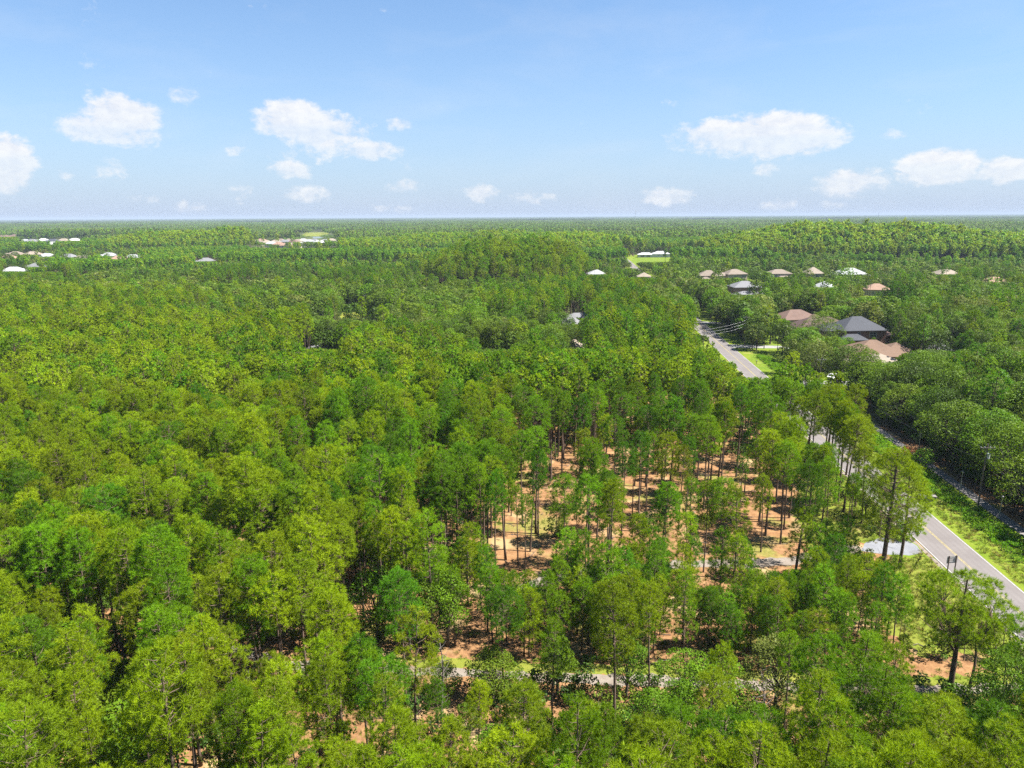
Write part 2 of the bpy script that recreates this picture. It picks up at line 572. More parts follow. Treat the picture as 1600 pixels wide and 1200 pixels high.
# ------------------------------------------------------------------ the ground
def build_ground():
    rings = [0] + list(np.geomspace(10, 42000, 60))
    seg = 72
    V, T = [(0, 0, 0)], []
    for r in rings[1:]:
        for j in range(seg):
            a = 2 * math.pi * j / seg
            V.append((r * math.cos(a), r * math.sin(a), 0))
    for j in range(seg):
        T.append((0, 1 + j, 1 + (j + 1) % seg))
    for i in range(len(rings) - 2):
        for j in range(seg):
            a, b = 1 + i * seg + j, 1 + i * seg + (j + 1) % seg
            T += [(a, a + seg, b + seg), (a, b + seg, b)]
    o = bpy.data.objects.new('ground', tri_mesh('ground', V, T, (M_GROUND,)))
    C.objects.link(o)
    o['kind'] = 'structure'
build_ground()

# the road runs straight away to the right of the camera
RD_X, RD_Y, RD_S = 64.3, 96.7, 0.0905
def road_x(y):
    return RD_X + RD_S * (y - RD_Y)
_rn = math.hypot(1, RD_S)
def off(y, d):
    """a place beside the road: y along it, d metres to the right of its centre line"""
    return (road_x(y) + d / _rn, y - d * RD_S / _rn)
def road_line(y0, y1, d=0.0):
    return [off(y0, d), off((y0 + y1) / 2, d), off(y1, d)]

strip('grass_verge', road_line(-40, 900, 8.6), 5.6, 0.004, M_VERGE, jit=0.25, step=2.0)
strip('grass_verge', road_line(-40, 900, -6.4), 3.2, 0.004, M_VERGE, jit=0.7, step=1.1)
road = strip('road', road_line(-60, 980), 3.45, 0.05, M_ASPH, step=6.0, across=True)
def kerb_side(d):
    mb = MB()
    a, b = off(-60, d), off(980, d)
    mb.quad((a[0], a[1], 0.05), (b[0], b[1], 0.05), (b[0], b[1], 0.0), (a[0], a[1], 0.0))
    return mb.build('road_edge', M_ASPH, road)
kerb_side(-3.45); kerb_side(3.45)
strip('edge_line', road_line(-60, 900, -3.28), 0.06, 0.054, M_WHITE, parent=road, jit=0.006)
strip('edge_line', road_line(-60, 900, 3.28), 0.06, 0.054, M_WHITE, parent=road, jit=0.006)
strip('centre_line', road_line(-60, 900, -0.11), 0.05, 0.054, M_YELLOW, parent=road, jit=0.006)
strip('centre_line', road_line(-60, 900, 0.11), 0.05, 0.054, M_YELLOW, parent=road, jit=0.006)
strip('sidewalk', road_line(-30, 190, 14.3), 0.95, 0.06, M_WALKC, step=2.5, jit=0.03)
strip('sand_shoulder', road_line(-40, 160, -3.85), 0.30, 0.006, M_SAND, jit=0.16, step=1.2)

# driveways
sheet('driveway', [off(258, 3.3), off(258, 26), off(262.5, 26), off(265, 3.3)], 0.010, M_CONC)
sheet('driveway', [off(196, 3.3), off(199, 30), off(204, 46), off(210, 46), off(205, 28), off(205, 3.3)], 0.010, M_CONC)
sheet('driveway', [off(318, 3.3), off(318, 12), off(323, 12), off(325, 3.3)], 0.010, M_CONC)
sheet('concrete_apron', [G(1443, 864), G(1430, 850), G(1418, 845), G(1380, 841), G(1352, 847), G(1346, 860), G(1378, 866), G(1420, 868)], 0.012, M_APRON, sub=0.7, jit=0.16)
# sandy access track from the apron into the clearing, and the lane through the woods
strip('sand_track', [G(1345, 855), G(1290, 868), G(1240, 876), G(1180, 880), G(1110, 880), G(1030, 884), G(940, 890), G(860, 905), G(790, 930)], 1.25, 0.008, M_SAND, jit=0.3, step=0.7)
strip('dirt_lane', [G(1640, 1075), G(1530, 1078), G(1400, 1077), G(1250, 1072), G(1080, 1066), G(900, 1060), G(740, 1052), G(560, 1043), G(430, 1038), G(330, 1000), G(255, 955)], 0.80, 0.008, M_SAND, jit=0.24, step=0.7)
strip('lane_verge', [G(1640, 1062), G(1530, 1064), G(1400, 1063), G(1250, 1058), G(1080, 1052), G(900, 1045), G(740, 1037), G(560, 1030)], 0.95, 0.006, M_MEADOW, jit=0.35, step=0.7)
sheet('roadside_meadow', [G(1385, 885), G(1440, 866), G(1484, 897), G(1580, 968), G(1560, 1010), G(1450, 1030), G(1380, 980)], 0.005, M_MEADOW, sub=0.5, jit=0.45)
sheet('grass_margin', [G(1252, 748), G(1272, 712), G(1302, 706), G(1345, 760), G(1425, 846), G(1345, 850), G(1266, 866), G(1246, 806)], 0.003, M_MEADOW, sub=0.5, jit=0.45)
sheet('pasture', [G(530, 503), G(535, 488), G(580, 488), G(578, 503)], 0.01, M_MEADOW, sub=3, jit=0.4)
sheet('lawn', [G(985, 411), G(992, 398), G(1040, 398), G(1105, 400), G(1100, 408), G(1030, 410)], 0.01, M_LAWN, sub=8, jit=1)
sheet('lawn', [G(1160, 606), G(1330, 600), G(1420, 560), G(1520, 540), G(1520, 470), G(1120, 470), G(1130, 500), G(1178, 545)], 0.006, M_LAWN, sub=3, jit=0.5)
sheet('lawn', [G(1100, 455), G(1400, 468), G(1400, 440), G(1100, 432)], 0.006, M_LAWN, sub=6, jit=1)
sheet('hay_field', [G(468, 369.5), G(478, 363.2), G(514, 363.2), G(510, 369)], 0.02, M_MEADOW)
sheet('pond', [G(1352, 500), G(1360, 486), G(1400, 480), G(1430, 485), G(1428, 505), G(1400, 513), G(1368, 513)], 0.012, M_WATER, sub=4, jit=0.5)
sheet('pond', [G(490, 372.5), G(488, 369.8), G(506, 369.8), G(505, 372.5)], 0.02, M_WATER)

# ------------------------------------------------------------------ houses
def shingle(name, col):
    m, nt, out = new_mat(name)
    p = N(nt, 'ShaderNodeBsdfPrincipled')
    p.inputs['Roughness'].default_value = 0.85
    p.inputs['Specular IOR Level'].default_value = 0.2
    g = nt.nodes.new('ShaderNodeNewGeometry')
    mp = N(nt, 'ShaderNodeMapping')
    mp.inputs['Scale'].default_value = (1.0, 1.0, 9.0)
    nt.links.new(g.outputs['Position'], mp.inputs['Vector'])
    c = mixc(nt, ramp(nt, noise(nt, 2.2, 4.0, 0.7, mp.outputs[0]), 0.3, 0.7), tuple(x * 0.8 for x in col), tuple(x * 1.15 for x in col))
    c = mixc(nt, ramp(nt, noise(nt, 0.3, 3.0), 0.45, 0.75), c, tuple(x * 0.82 for x in col))
    nt.links.new(c, p.inputs['Base Color'])
    nt.links.new(p.outputs[0], out.inputs['Surface'])
    return m
ROOF = {k: shingle(k + '_shingles', tuple(0.62 * q for q in v)) for k, v in dict(slate=(0.085, 0.090, 0.105), brown=(0.23, 0.148, 0.102), tan=(0.27, 0.22, 0.175), beige=(0.36, 0.30, 0.235),
        maroon=(0.135, 0.088, 0.078), redbrown=(0.20, 0.13, 0.105), grey=(0.24, 0.24, 0.25), palegrey=(0.42, 0.43, 0.44), salmon=(0.36, 0.23, 0.165), white=(0.72, 0.73, 0.74)).items()}
WALL = {k: plain(k + '_wall', tuple(0.62 * q for q in v), 0.9, 0.08, 0.6) for k, v in dict(cream=(0.62, 0.55, 0.43), stucco=(0.55, 0.45, 0.34), white=(0.74, 0.73, 0.70), grey=(0.40, 0.41, 0.43)).items()}
def brick_material():
    m, nt, out = new_mat('dark_brick')
    tc = nt.nodes.new('ShaderNodeTexCoord')
    sp = nt.nodes.new('ShaderNodeSeparateXYZ')
    nt.links.new(tc.outputs['Object'], sp.inputs[0])
    ad = N(nt, 'ShaderNodeMath', operation='ADD')
    nt.links.new(sp.outputs[0], ad.inputs[0]); nt.links.new(sp.outputs[1], ad.inputs[1])
    cb = nt.nodes.new('ShaderNodeCombineXYZ')
    nt.links.new(ad.outputs[0], cb.inputs[0]); nt.links.new(sp.outputs[2], cb.inputs[1])
    b = N(nt, 'ShaderNodeTexBrick')
    b.inputs['Color1'].default_value = (0.13, 0.052, 0.036, 1)
    b.inputs['Color2'].default_value = (0.20, 0.080, 0.052, 1)
    b.inputs['Mortar'].default_value = (0.27, 0.22, 0.19, 1)
    b.inputs['Scale'].default_value = 2.2
    b.inputs['Mortar Size'].default_value = 0.012
    nt.links.new(cb.outputs[0], b.inputs['Vector'])
    p = N(nt, 'ShaderNodeBsdfPrincipled')
    p.inputs['Roughness'].default_value = 0.9
    nt.links.new(b.outputs[0], p.inputs['Base Color'])
    nt.links.new(p.outputs[0], out.inputs['Surface'])
    return m
WALL['brick'] = brick_material()
WALL['tanbrick'] = plain('tan_brick_wall', (0.33, 0.20, 0.13), 0.9, 0.15, 1.5)
M_TRIM = plain('white_trim', (0.50, 0.49, 0.47), 0.6, 0.05)
M_GLASS = plain('window_glass', (0.03, 0.035, 0.045), 0.08, 0.2, 0.5, 0.6)
M_GDOOR = plain('garage_door_panel', (0.60, 0.57, 0.52), 0.6, 0.05)
M_SCREEN = plain('dark_screen_mesh', (0.035, 0.040, 0.040), 0.6, 0.2)

def hip_roof(mb, w, d, z, pitch, ov=0.55, th=0.22):
    W, D = w / 2 + ov, d / 2 + ov
    if W >= D:
        rise, e = D * pitch, W - D
        ridge = [(-e, 0), (e, 0)]
    else:
        rise, e = W * pitch, D - W
        ridge = [(0, -e), (0, e)]
    zt = z + th + rise
    z0, z1 = z, z + th
    c = [(-W, -D), (W, -D), (W, D), (-W, D)]
    V = [(x, y, z0) for x, y in c] + [(x, y, z1) for x, y in c] + [(x, y, zt) for x, y in ridge]
    T = [(0, 2, 1), (0, 3, 2)]
    for i in range(4):
        j = (i + 1) % 4
        T += [(i, j, 4 + j), (i, 4 + j, 4 + i)]
    if W >= D:
        T += [(4, 5, 9), (4, 9, 8), (5, 6, 9), (6, 7, 8), (6, 8, 9), (7, 4, 8)]
    else:
        T += [(4, 5, 8), (5, 6, 9), (5, 9, 8), (6, 7, 9), (7, 4, 8), (7, 8, 9)]
    mb.add(V, T)
    return rise + th

def add_window(parent, x, y, z, w, h, face):
    """face: 's' looks to -y, 'w' looks to -x, 'e' looks to +x"""
    f, g = MB(), MB()
    fw = 0.09
    def bx(mb, a0, a1, z0, z1, dep):
        if face == 's':
            mb.box(a0, a1, y - dep, y + 0.05, z0, z1)
        elif face == 'w':
            mb.box(x - dep, x + 0.05, a0, a1, z0, z1)
        else:
            mb.box(x - 0.05, x + dep, a0, a1, z0, z1)
    c = x if face == 's' else y
    bx(f, c - w / 2 - fw, c - w / 2, z - h / 2 - fw, z + h / 2 + fw, 0.07)
    bx(f, c + w / 2, c + w / 2 + fw, z - h / 2 - fw, z + h / 2 + fw, 0.07)
    bx(f, c - w / 2, c + w / 2, z + h / 2, z + h / 2 + fw, 0.07)
    bx(f, c - w / 2, c + w / 2, z - h / 2 - fw, z - h / 2, 0.09)
    bx(f, c - 0.03, c + 0.03, z - h / 2, z + h / 2, 0.06)
    bx(f, c - w / 2, c - 0.03, z - 0.03, z + 0.03, 0.055)
    bx(f, c + 0.03, c + w / 2, z - 0.03, z + 0.03, 0.055)
    bx(g, c - w / 2, c + w / 2, z - h / 2, z + h / 2, 0.02)
    o = f.build('window', M_TRIM, parent)
    g.build('pane', M_GLASS, o)

def house(label, loc, rz, wings, roof, wall, pitch=0.55, group=None, garage=None, chimney=None, name='house', cat='house', roof2=None):
    """wings: (ox, oy, w, d, eave height, [windows])"""
    root = empty(name, (loc[0], loc[1], 0), R(rz))
    tag(root, label, cat, group)
    for i, wing in enumerate(wings):
        ox, oy, w, d, h, wins = wing[:6]
        rk = wing[6] if len(wing) > 6 else roof
        wk = wing[7] if len(wing) > 7 else wall
        mb = MB()
        # adjoining wings sit a little inside each other and never share a plane
        mb.box(ox - w / 2, ox + w / 2, oy - d / 2 - 0.003 * i, oy + d / 2 + 0.003 * i, -0.05, h + 0.01 * i)
        mb.build('wall', WALL[wk], root)
        rf = MB()
        hip_roof(rf, w, d, h + 0.01 * i, pitch)
        V, T = rf.arrays()
        V = V + np.array([ox, oy, 0])
        r = MB().add(V, T).build('roof', ROOF[rk], root)
        if chimney and i == 0:
            MB().box(ox + chimney[0] - 0.4, ox + chimney[0] + 0.4, oy - 0.4, oy + 0.4, h + 0.4, h + chimney[1]).build('chimney', WALL['brick'], r)
        for (face, u, z, ww, wh) in wins:
            if face == 's':
                add_window(root, ox + u, oy - d / 2 - 0.003 * i, z, ww, wh, 's')
            elif face == 'w':
                add_window(root, ox - w / 2, oy + u, z, ww, wh, 'w')
            else:
                add_window(root, ox + w / 2, oy + u, z, ww, wh, 'e')
    if garage:
        gx, gy, gw = garage
        gd = MB()
        for k in range(4):
            gd.box(gx - gw / 2, gx + gw / 2, gy - 0.05, gy + 0.02, 0.05 + k * 0.54, 0.05 + k * 0.54 + 0.52)
        gd.build('garage_door', M_GDOOR, root)
    return root

GZ = lambda px, py, z: G(px, py, z)
def srow(n, span, z, w=1.1, h=1.4):
    return [('s', -span / 2 + span * (i + 0.5) / n, z, w, h) for i in range(n)]
SIGHT = []
HOUSES = []        # (x, y, radius): keeps trees away
def put(label, px, py, zeave, rz, wings, roof, wall, r=13, vis=0.92, wide=0.8, **kw):
    loc = G(px, py, zeave)
    HOUSES.append((loc[0], loc[1], r))
    hw = max(abs(w_[0]) + w_[2] / 2 for w_ in wings)
    u, vt_, f = project(loc[0], loc[1], zeave + 2.5)
    _, vb_, _ = project(loc[0], loc[1], zeave * vis)
    SIGHT.append((u - hw * FPX / f * wide, vt_, u + hw * FPX / f * wide, vb_, loc[1] - 8))
    return house(label, loc, rz, wings, roof, wall, **kw)

# the estate to the right of the road
put('two-storey dark brick house with slate grey hip roof and white windows', 1337, 513, 6.0, 4,
    [(0, 0, 16.5, 13, 6.0, [('s', 3.2, 4.6, 2.6, 1.7), ('s', -2.4, 4.6, 1.2, 1.7), ('w', -3, 4.6, 1.2, 1.6), ('s', 4.5, 1.6, 2.0, 1.5)]),
     (-10.0, 2.0, 7.0, 8.0, 5.4, [('s', -1.0, 4.2, 1.1, 1.4)]), (-5.2, -7.2, 9.0, 5.0, 3.0, [('s', 1, 1.5, 1.8, 1.4)]), (11.5, 3.5, 6.5, 8.0, 3.0, [], 'maroon')],
    'slate', 'brick', pitch=0.62, r=17, vis=0.45)
put('single-storey house with wide orange-brown hip roof in front of the brick house', 1362, 551, 3.0, -8,
    [(0, 0, 17, 15, 3.0, srow(3, 12, 1.6)), (8.5, 3.0, 10, 10, 3.05, []), (-6.5, -6.0, 8, 8, 2.95, [('s', 0, 1.5, 1.6, 1.4)])], 'brown', 'cream', pitch=0.52, r=16)
put('low house with weathered beige hip roofs below the orange-brown roof', 1352, 566, 3.0, 12,
    [(0, 0, 10, 9, 3.0, srow(2, 7, 1.6)), (6.5, 2.0, 8, 8, 3.05, [('s', 1, 1.6, 1.2, 1.3)]), (-1.5, -5.5, 6, 6, 2.9, [('s', 0, 1.5, 1.2, 1.3)])], 'beige', 'stucco', pitch=0.42, r=11)
put('house with dark maroon hip roof left of the slate-roofed brick house', 1280, 511, 3.6, 6,
    [(0, 0, 22, 13, 3.6, srow(4, 18, 1.8)), (-6, -6, 8, 7, 3.5, [('s', 0, 1.7, 1.6, 1.4)])], 'maroon', 'grey', pitch=0.56, r=15)
put('house with reddish brown hip roof behind dark oaks, left of the maroon roof', 1242, 497, 3.4, 10,
    [(0, 0, 17, 12, 3.4, srow(3, 13, 1.7)), (6, -5, 7, 7, 3.3, [('s', 0, 1.6, 1.4, 1.3)])], 'redbrown', 'stucco', pitch=0.55, r=13)
put('small pale grey roofed house at the right behind the orange-brown roof', 1468, 548, 3.0, -20, [(0, 0, 8, 7, 3.0, srow(2, 6, 1.6))], 'grey', 'cream', r=7)
# further back
put('two-storey house with grey-brown hip roof and tan brick walls', 1163, 448, 6.0, 3,
    [(0, 0, 16, 12, 6.0, [('s', 4.5, 4.4, 1.8, 1.5), ('s', 1.0, 4.4, 1.2, 1.5), ('w', 0, 4.4, 1.4, 1.5)]), (9.0, 2, 6, 8, 3.0, [])], 'grey', 'tanbrick', pitch=0.5, r=13, vis=0.5)
put('low pale grey roof in front of the tan brick house', 1170, 461, 3.0, 8, [(0, 0, 17, 9, 3.0, srow(3, 12, 1.6)), (-6, -5, 8, 7, 3.05, []), (7, -5, 7, 8, 2.95, [])], 'grey', 'stucco', pitch=0.42, r=12)
put('two-storey tan roofed house, leftmost of the row by the pine wood', 1107, 430, 6.0, -6,
    [(0, 0, 15, 12, 5.8, [('s', 3.5, 4.2, 1.4, 1.6), ('s', -3.5, 4.2, 1.4, 1.6)]), (-3, -7, 8, 6, 3.2, [('s', 2.5, 1.6, 1.0, 2.2)])], 'tan', 'stucco', pitch=0.55, r=13, vis=0.5)
put('two-storey cream house with tan hip roof, second from the left by the pine wood', 1147, 428, 6.0, 12,
    [(0, 0, 15, 11, 6.0, [('s', 4, 4.3, 1.3, 1.7), ('s', -2, 4.3, 1.3, 1.7), ('e', 0, 4.3, 1.3, 1.7)]), (-9, 1, 7, 8, 5.0, [])], 'tan', 'stucco', pitch=0.55, r=13, vis=0.5)
put('two-storey tan house with a row of dark windows, right of the white driveway', 1216, 427, 6.0, 2,
    [(0, 0, 16, 11, 5.9, [('s', 1.0, 4.3, 1.5, 1.8), ('s', 4.6, 4.3, 1.8, 1.6), ('s', -3.5, 4.3, 1.4, 1.6)]), (2, -6.5, 10, 5, 3.0, [])], 'tan', 'cream', pitch=0.48, r=13, vis=0.5)
put('pale two-storey house with steep beige roof between palms', 1270, 427, 6.2, -5,
    [(0, 0, 12, 11, 6.2, [('s', 1.4, 4.6, 1.5, 1.9), ('s', 4.0, 2.4, 1.2, 1.5)])], 'beige', 'cream', pitch=0.72, r=11, vis=0.5)
put('large white two-storey house with wide pale grey hip roof', 1327, 428, 6.0, 4,
    [(0, 0, 20, 14, 6.0, [('s', 0.8, 4.9, 1.4, 1.4), ('s', 3.2, 4.9, 1.4, 1.4)]), (-10.5, -1, 8, 10, 4.4, []), (10.5, -1, 8, 10, 4.4, [])], 'palegrey', 'white', pitch=0.55, r=16)
put('house with pale blue-grey roof half hidden by a bright round tree', 1287, 449, 3.4, 30, [(0, 0, 12, 12, 3.4, srow(2, 9, 1.7))], 'palegrey', 'white', r=10)
put('salmon-walled house with terracotta roof beside a tall bare trunk', 1369, 452, 3.4, -10, [(0, 0, 14, 11, 3.4, srow(3, 10, 1.7))], 'salmon', 'stucco', r=10)
put('tan roof showing over the dark wood far right', 1477, 428, 5.0, 0, [(0, 0, 16, 11, 5.0, srow(2, 9, 3.6))], 'beige', 'cream', r=11)
put('terracotta roof at the far right behind lime green trees', 1553, 441, 4.0, 0, [(0, 0, 16, 11, 4.0, srow(2, 9, 2.6))], 'salmon', 'stucco', r=11)
put('white ranch house with porch standing on the bright green lawn', 1022, 397, 3.6, -3,
    [(8, 2, 20, 13, 3.8, [('s', -3, 3.0, 2.0, 1.2), ('s', 3, 2.0, 2.0, 1.5)]), (-10, 0, 18, 9, 3.0, [('s', -4, 1.5, 4.2, 2.0), ('s', 2.5, 1.5, 4.2, 2.0)])], 'white', 'white', pitch=0.42, r=22, vis=0.15)
put('white-roofed house among pines left of the road', 932, 428, 5.0, 5, [(0, 0, 13, 11, 5.0, srow(2, 9, 3.4)), (1, -7, 9, 6, 3.0, srow(2, 7, 1.6))], 'palegrey', 'white', pitch=0.5, r=11, wide=0.5)
put('pale cream house beside the far end of the road', 1006, 432, 5.2, -8, [(0, 0, 9, 9, 5.2, srow(2, 7, 3.8)), (6, -8, 9, 6, 3.2, [('s', -1.5, 1.5, 1.2, 2.2)])], 'beige', 'cream', pitch=0.55, r=12)
put('white gable-roofed house glimpsed among mid-distance oaks', 889, 506, 4.0, 35, [(0, 0, 9, 8, 4.0, srow(2, 6, 2.4))], 'grey', 'grey', pitch=0.75, r=6, wide=0.3)
put('small pale-roofed building behind the white gabled house', 905, 497, 3.0, 5, [(0, 0, 12, 7, 3.0, srow(2, 8, 1.6))], 'grey', 'white', r=7, wide=0.25)
put('small tan-roofed cottage in the gap behind the pine stand', 897, 544, 3.4, 50, [(0, 0, 8, 7, 3.4, srow(2, 5, 1.7))], 'beige', 'stucco', pitch=0.7, r=6, wide=0.3)
put('pale timber farmhouse behind oaks above the pasture', 500, 494, 3.0, 20, [(0, 0, 11, 8, 3.0, srow(3, 9, 1.6))], 'grey', 'white', r=6, wide=0.2)
put('small grey house alone in the canopy left of centre', 322, 408, 4.5, 15, [(0, 0, 16, 11, 4.5, srow(3, 12, 3.0)), (-9, -2, 7, 8, 3.2, [])], 'grey', 'white', r=14)
put('long low shed at the edge of the dark oaks near the silver palm', 505, 543, 2.2, 8, [(0, 0, 10, 4, 2.2, srow(2, 6, 1.2, 0.9, 0.8))], 'grey', 'cream', pitch=0.3, r=5, wide=0.35)

# subdivisions far to the left
LEFT = [(22, 424, 2.9, 'palegrey', 'white', 10, 'large pale grey roofed house at the left edge, nearest of the left estate'),
        (60, 417, 3.0, 'grey', 'stucco', -10, 'grey roofed house right of the nearest left-edge house'),
        (14, 404, 3.2, 'salmon', 'stucco', 5, 'terracotta roofed house at the left edge of the frame'),
        (25, 398, 4.5, 'tan', 'cream', -6, 'tan roofed house with pale chimney wall at the far left'),
        (52, 398, 4.2, 'beige', 'cream', 12, 'beige roofed house, third along the left estate row'),
        (74, 401, 3.4, 'palegrey', 'white', 0, 'white walled grey roofed house with a bright gable in the left estate'),
        (108, 402, 4.5, 'grey', 'stucco', -14, 'grey-brown hip roof standing alone above lime foliage'),
        (130, 404, 3.2, 'beige', 'cream', 8, 'pale beige roof right of the lone grey-brown roof'),
        (171, 400, 3.6, 'palegrey', 'white', -10, 'pale grey roofed house behind the terracotta roof'),
        (187, 405, 3.2, 'salmon', 'cream', 14, 'bright terracotta hip roof at the right end of the left estate'),
        (208, 403, 3.2, 'palegrey', 'white', 0, 'small grey roof right of the bright terracotta roof'),
        (39, 377.5, 4.0, 'palegrey', 'cream', 0, 'small pale roof in the upper left row, first from left'),
        (51, 377.5, 4.0, 'grey', 'white', 0, 'small bluish roof in the upper left row, second from left'),
        (68, 376.5, 4.5, 'white', 'white', 5, 'white roof in the upper left row, third from left'),
        (83, 377, 4.5, 'slate', 'white', -5, 'dark slate roof in the upper left row'),
        (100, 376.5, 4.2, 'beige', 'cream', 0, 'beige roof in the upper left row beside the slate one'),
        (117, 376, 4.2, 'white', 'cream', 0, 'cream roof at the right end of the upper left row'),
        (83, 382, 3.0, 'white', 'white', 0, 'white walled house just below the dark slate roof'),
        (6, 370, 5.0, 'redbrown', 'stucco', 0, 'long reddish roof at the left edge on the horizon wood'),
        (24, 369.5, 5.0, 'redbrown', 'stucco', 0, 'second long reddish roof near the left horizon')]
for (px, py, ze, rf, wl, rz, lb) in LEFT:
    y = G(px, py, ze)[1]
    k = 1.0 + max(0, (y - 800)) / 2600.0
    put(lb, px, py, ze, rz, [(0, 0, 19 * k, 13 * k, ze, srow(3, 14 * k, ze - 1.5, 1.4, 1.5)), (-7 * k, -5 * k, 8 * k, 8 * k, ze - 0.4, [('s', 0, ze - 2, 1.4, 1.4)])], rf, wl, r=15, group='houses in the left estates')
TOWN = [(402, 378, 'tan', 'cream'), (409, 376, 'salmon', 'cream'), (417, 379, 'beige', 'cream'), (424, 381, 'palegrey', 'white'), (431, 378, 'beige', 'white'), (438, 376, 'tan', 'white'),
        (436, 382, 'salmon', 'cream'), (446, 378, 'grey', 'cream'), (453, 376, 'tan', 'cream'), (459, 378, 'redbrown', 'cream'), (466, 377, 'beige', 'white'),
        (474, 376, 'palegrey', 'white'), (483, 377.5, 'palegrey', 'white'), (491, 376.5, 'grey', 'white'), (499, 379, 'white', 'white'), (508, 377, 'grey', 'cream'), (518, 376, 'beige', 'white'), (447, 383.5, 'salmon', 'cream'), (460, 382.5, 'beige', 'cream')]
ORD = ['first', 'second', 'third', 'fourth', 'fifth', 'sixth', 'seventh', 'eighth', 'ninth', 'tenth', 'eleventh', 'twelfth', 'thirteenth', 'fourteenth', 'fifteenth', 'sixteenth', 'seventeenth', 'eighteenth', 'nineteenth']
for i, (px, py, rf, wl) in enumerate(sorted(TOWN)):
    put('%s roofed house below the hay field, %s from the left of its row' % ({'palegrey': 'pale grey', 'redbrown': 'reddish brown'}.get(rf, rf), ORD[i]), px, py, 5.0, random.uniform(-25, 25),
        [(0, 0, 19, 13, 5.0, srow(3, 14, 3.2, 1.8, 1.8))], rf, wl, r=17, group='far houses below the hay field')

# pool enclosure beside the brick house
pe = empty('pool_enclosure', (*G(1384, 520, 1.0), 0), R(4))
tag(pe, 'dark mesh pool enclosure beside the slate-roofed brick house', 'pool cage')
for sx in (-4.5, 4.5):
    for sy in (-3.0, 0.0, 3.0):
        MB().tube([(sx, sy, 0), (sx, sy, 2.7)], 0.06, 5).build('post', M_SCREEN, pe)
rm = MB()
for sy in (-3.0, 0.0, 3.0):
    rm.tube([(-4.5, sy, 2.7), (-2.0, sy, 3.6), (2.0, sy, 3.6), (4.5, sy, 2.7)], 0.06, 5)
rm.build('roof_frame', M_SCREEN, pe)
sc_ = MB()
sc_.box(-4.46, 4.46, 3.05, 3.08, 0.1, 2.65).box(-4.46, 4.46, -3.08, -3.05, 0.1, 2.65)
sc_.quad((-4.5, -3, 2.72), (-4.5, 3, 2.72), (-2, 3, 3.63), (-2, -3, 3.63)).quad((-2, -3, 3.63), (-2, 3, 3.63), (2, 3, 3.63), (2, -3, 3.63)).quad((2, -3, 3.63), (2, 3, 3.63), (4.5, 3, 2.72), (4.5, -3, 2.72))
sc_.build('screen', M_SCREEN, pe)

# white trailers parked among the mid-distance trees
M_TRAILER = plain('white_trailer_panel', (0.52, 0.52, 0.52), 0.5, 0.06)
M_RUBBER = plain('tyre_rubber', (0.02, 0.02, 0.02), 0.9)
M_DARK = plain('dark_metal', (0.05, 0.05, 0.055), 0.5, 0.1)
def trailer(label, loc, rz, L=9.0):
    t = empty('box_trailer', (loc[0], loc[1], 0), R(rz))
    tag(t, label, 'trailer', 'white trailers among the trees')
    MB().box(-L / 2, L / 2, -1.2, 1.2, 0.75, 3.0).build('body', M_TRAILER, t)
    MB().box(-L / 2 - 0.05, L / 2 + 0.05, -1.25, 1.25, 3.0, 3.12).build('roof', M_TRAILER, t)
    for u in (-0.25, 0.2):
        MB().box(L * u - 0.6, L * u + 0.6, -1.24, -1.19, 1.6, 2.3).build('window', M_GLASS, t)
    for u in (-0.06, 0.06):
        for s in (-1, 1):
            a = np.linspace(0, 2 * math.pi, 13)
            MB().tube([(L * u * 1.6, s * 1.0, 0.38), (L * u * 1.6, s * 1.25, 0.38)], 0.38, 12).build('wheel', M_RUBBER, t)
    MB().tube([(L / 2, 0, 0.6), (L / 2 + 1.2, 0, 0.55)], 0.07, 5).build('hitch', M_DARK, t)
for (px, py, lb, rz) in [(763, 517, 'white box trailer, hindmost of the trailers in the gap', 3), (772, 523, 'white box trailer in the middle of the gap', -2), (774, 528, 'white box trailer just in front of the middle one', 2), (771, 541, 'white box trailer, nearest of the trailers in the gap', 5)]:
    l = G(px, py, 3.0)
    HOUSES.append((l[0], l[1], 5))
    trailer(lb, l, rz, 7.0)

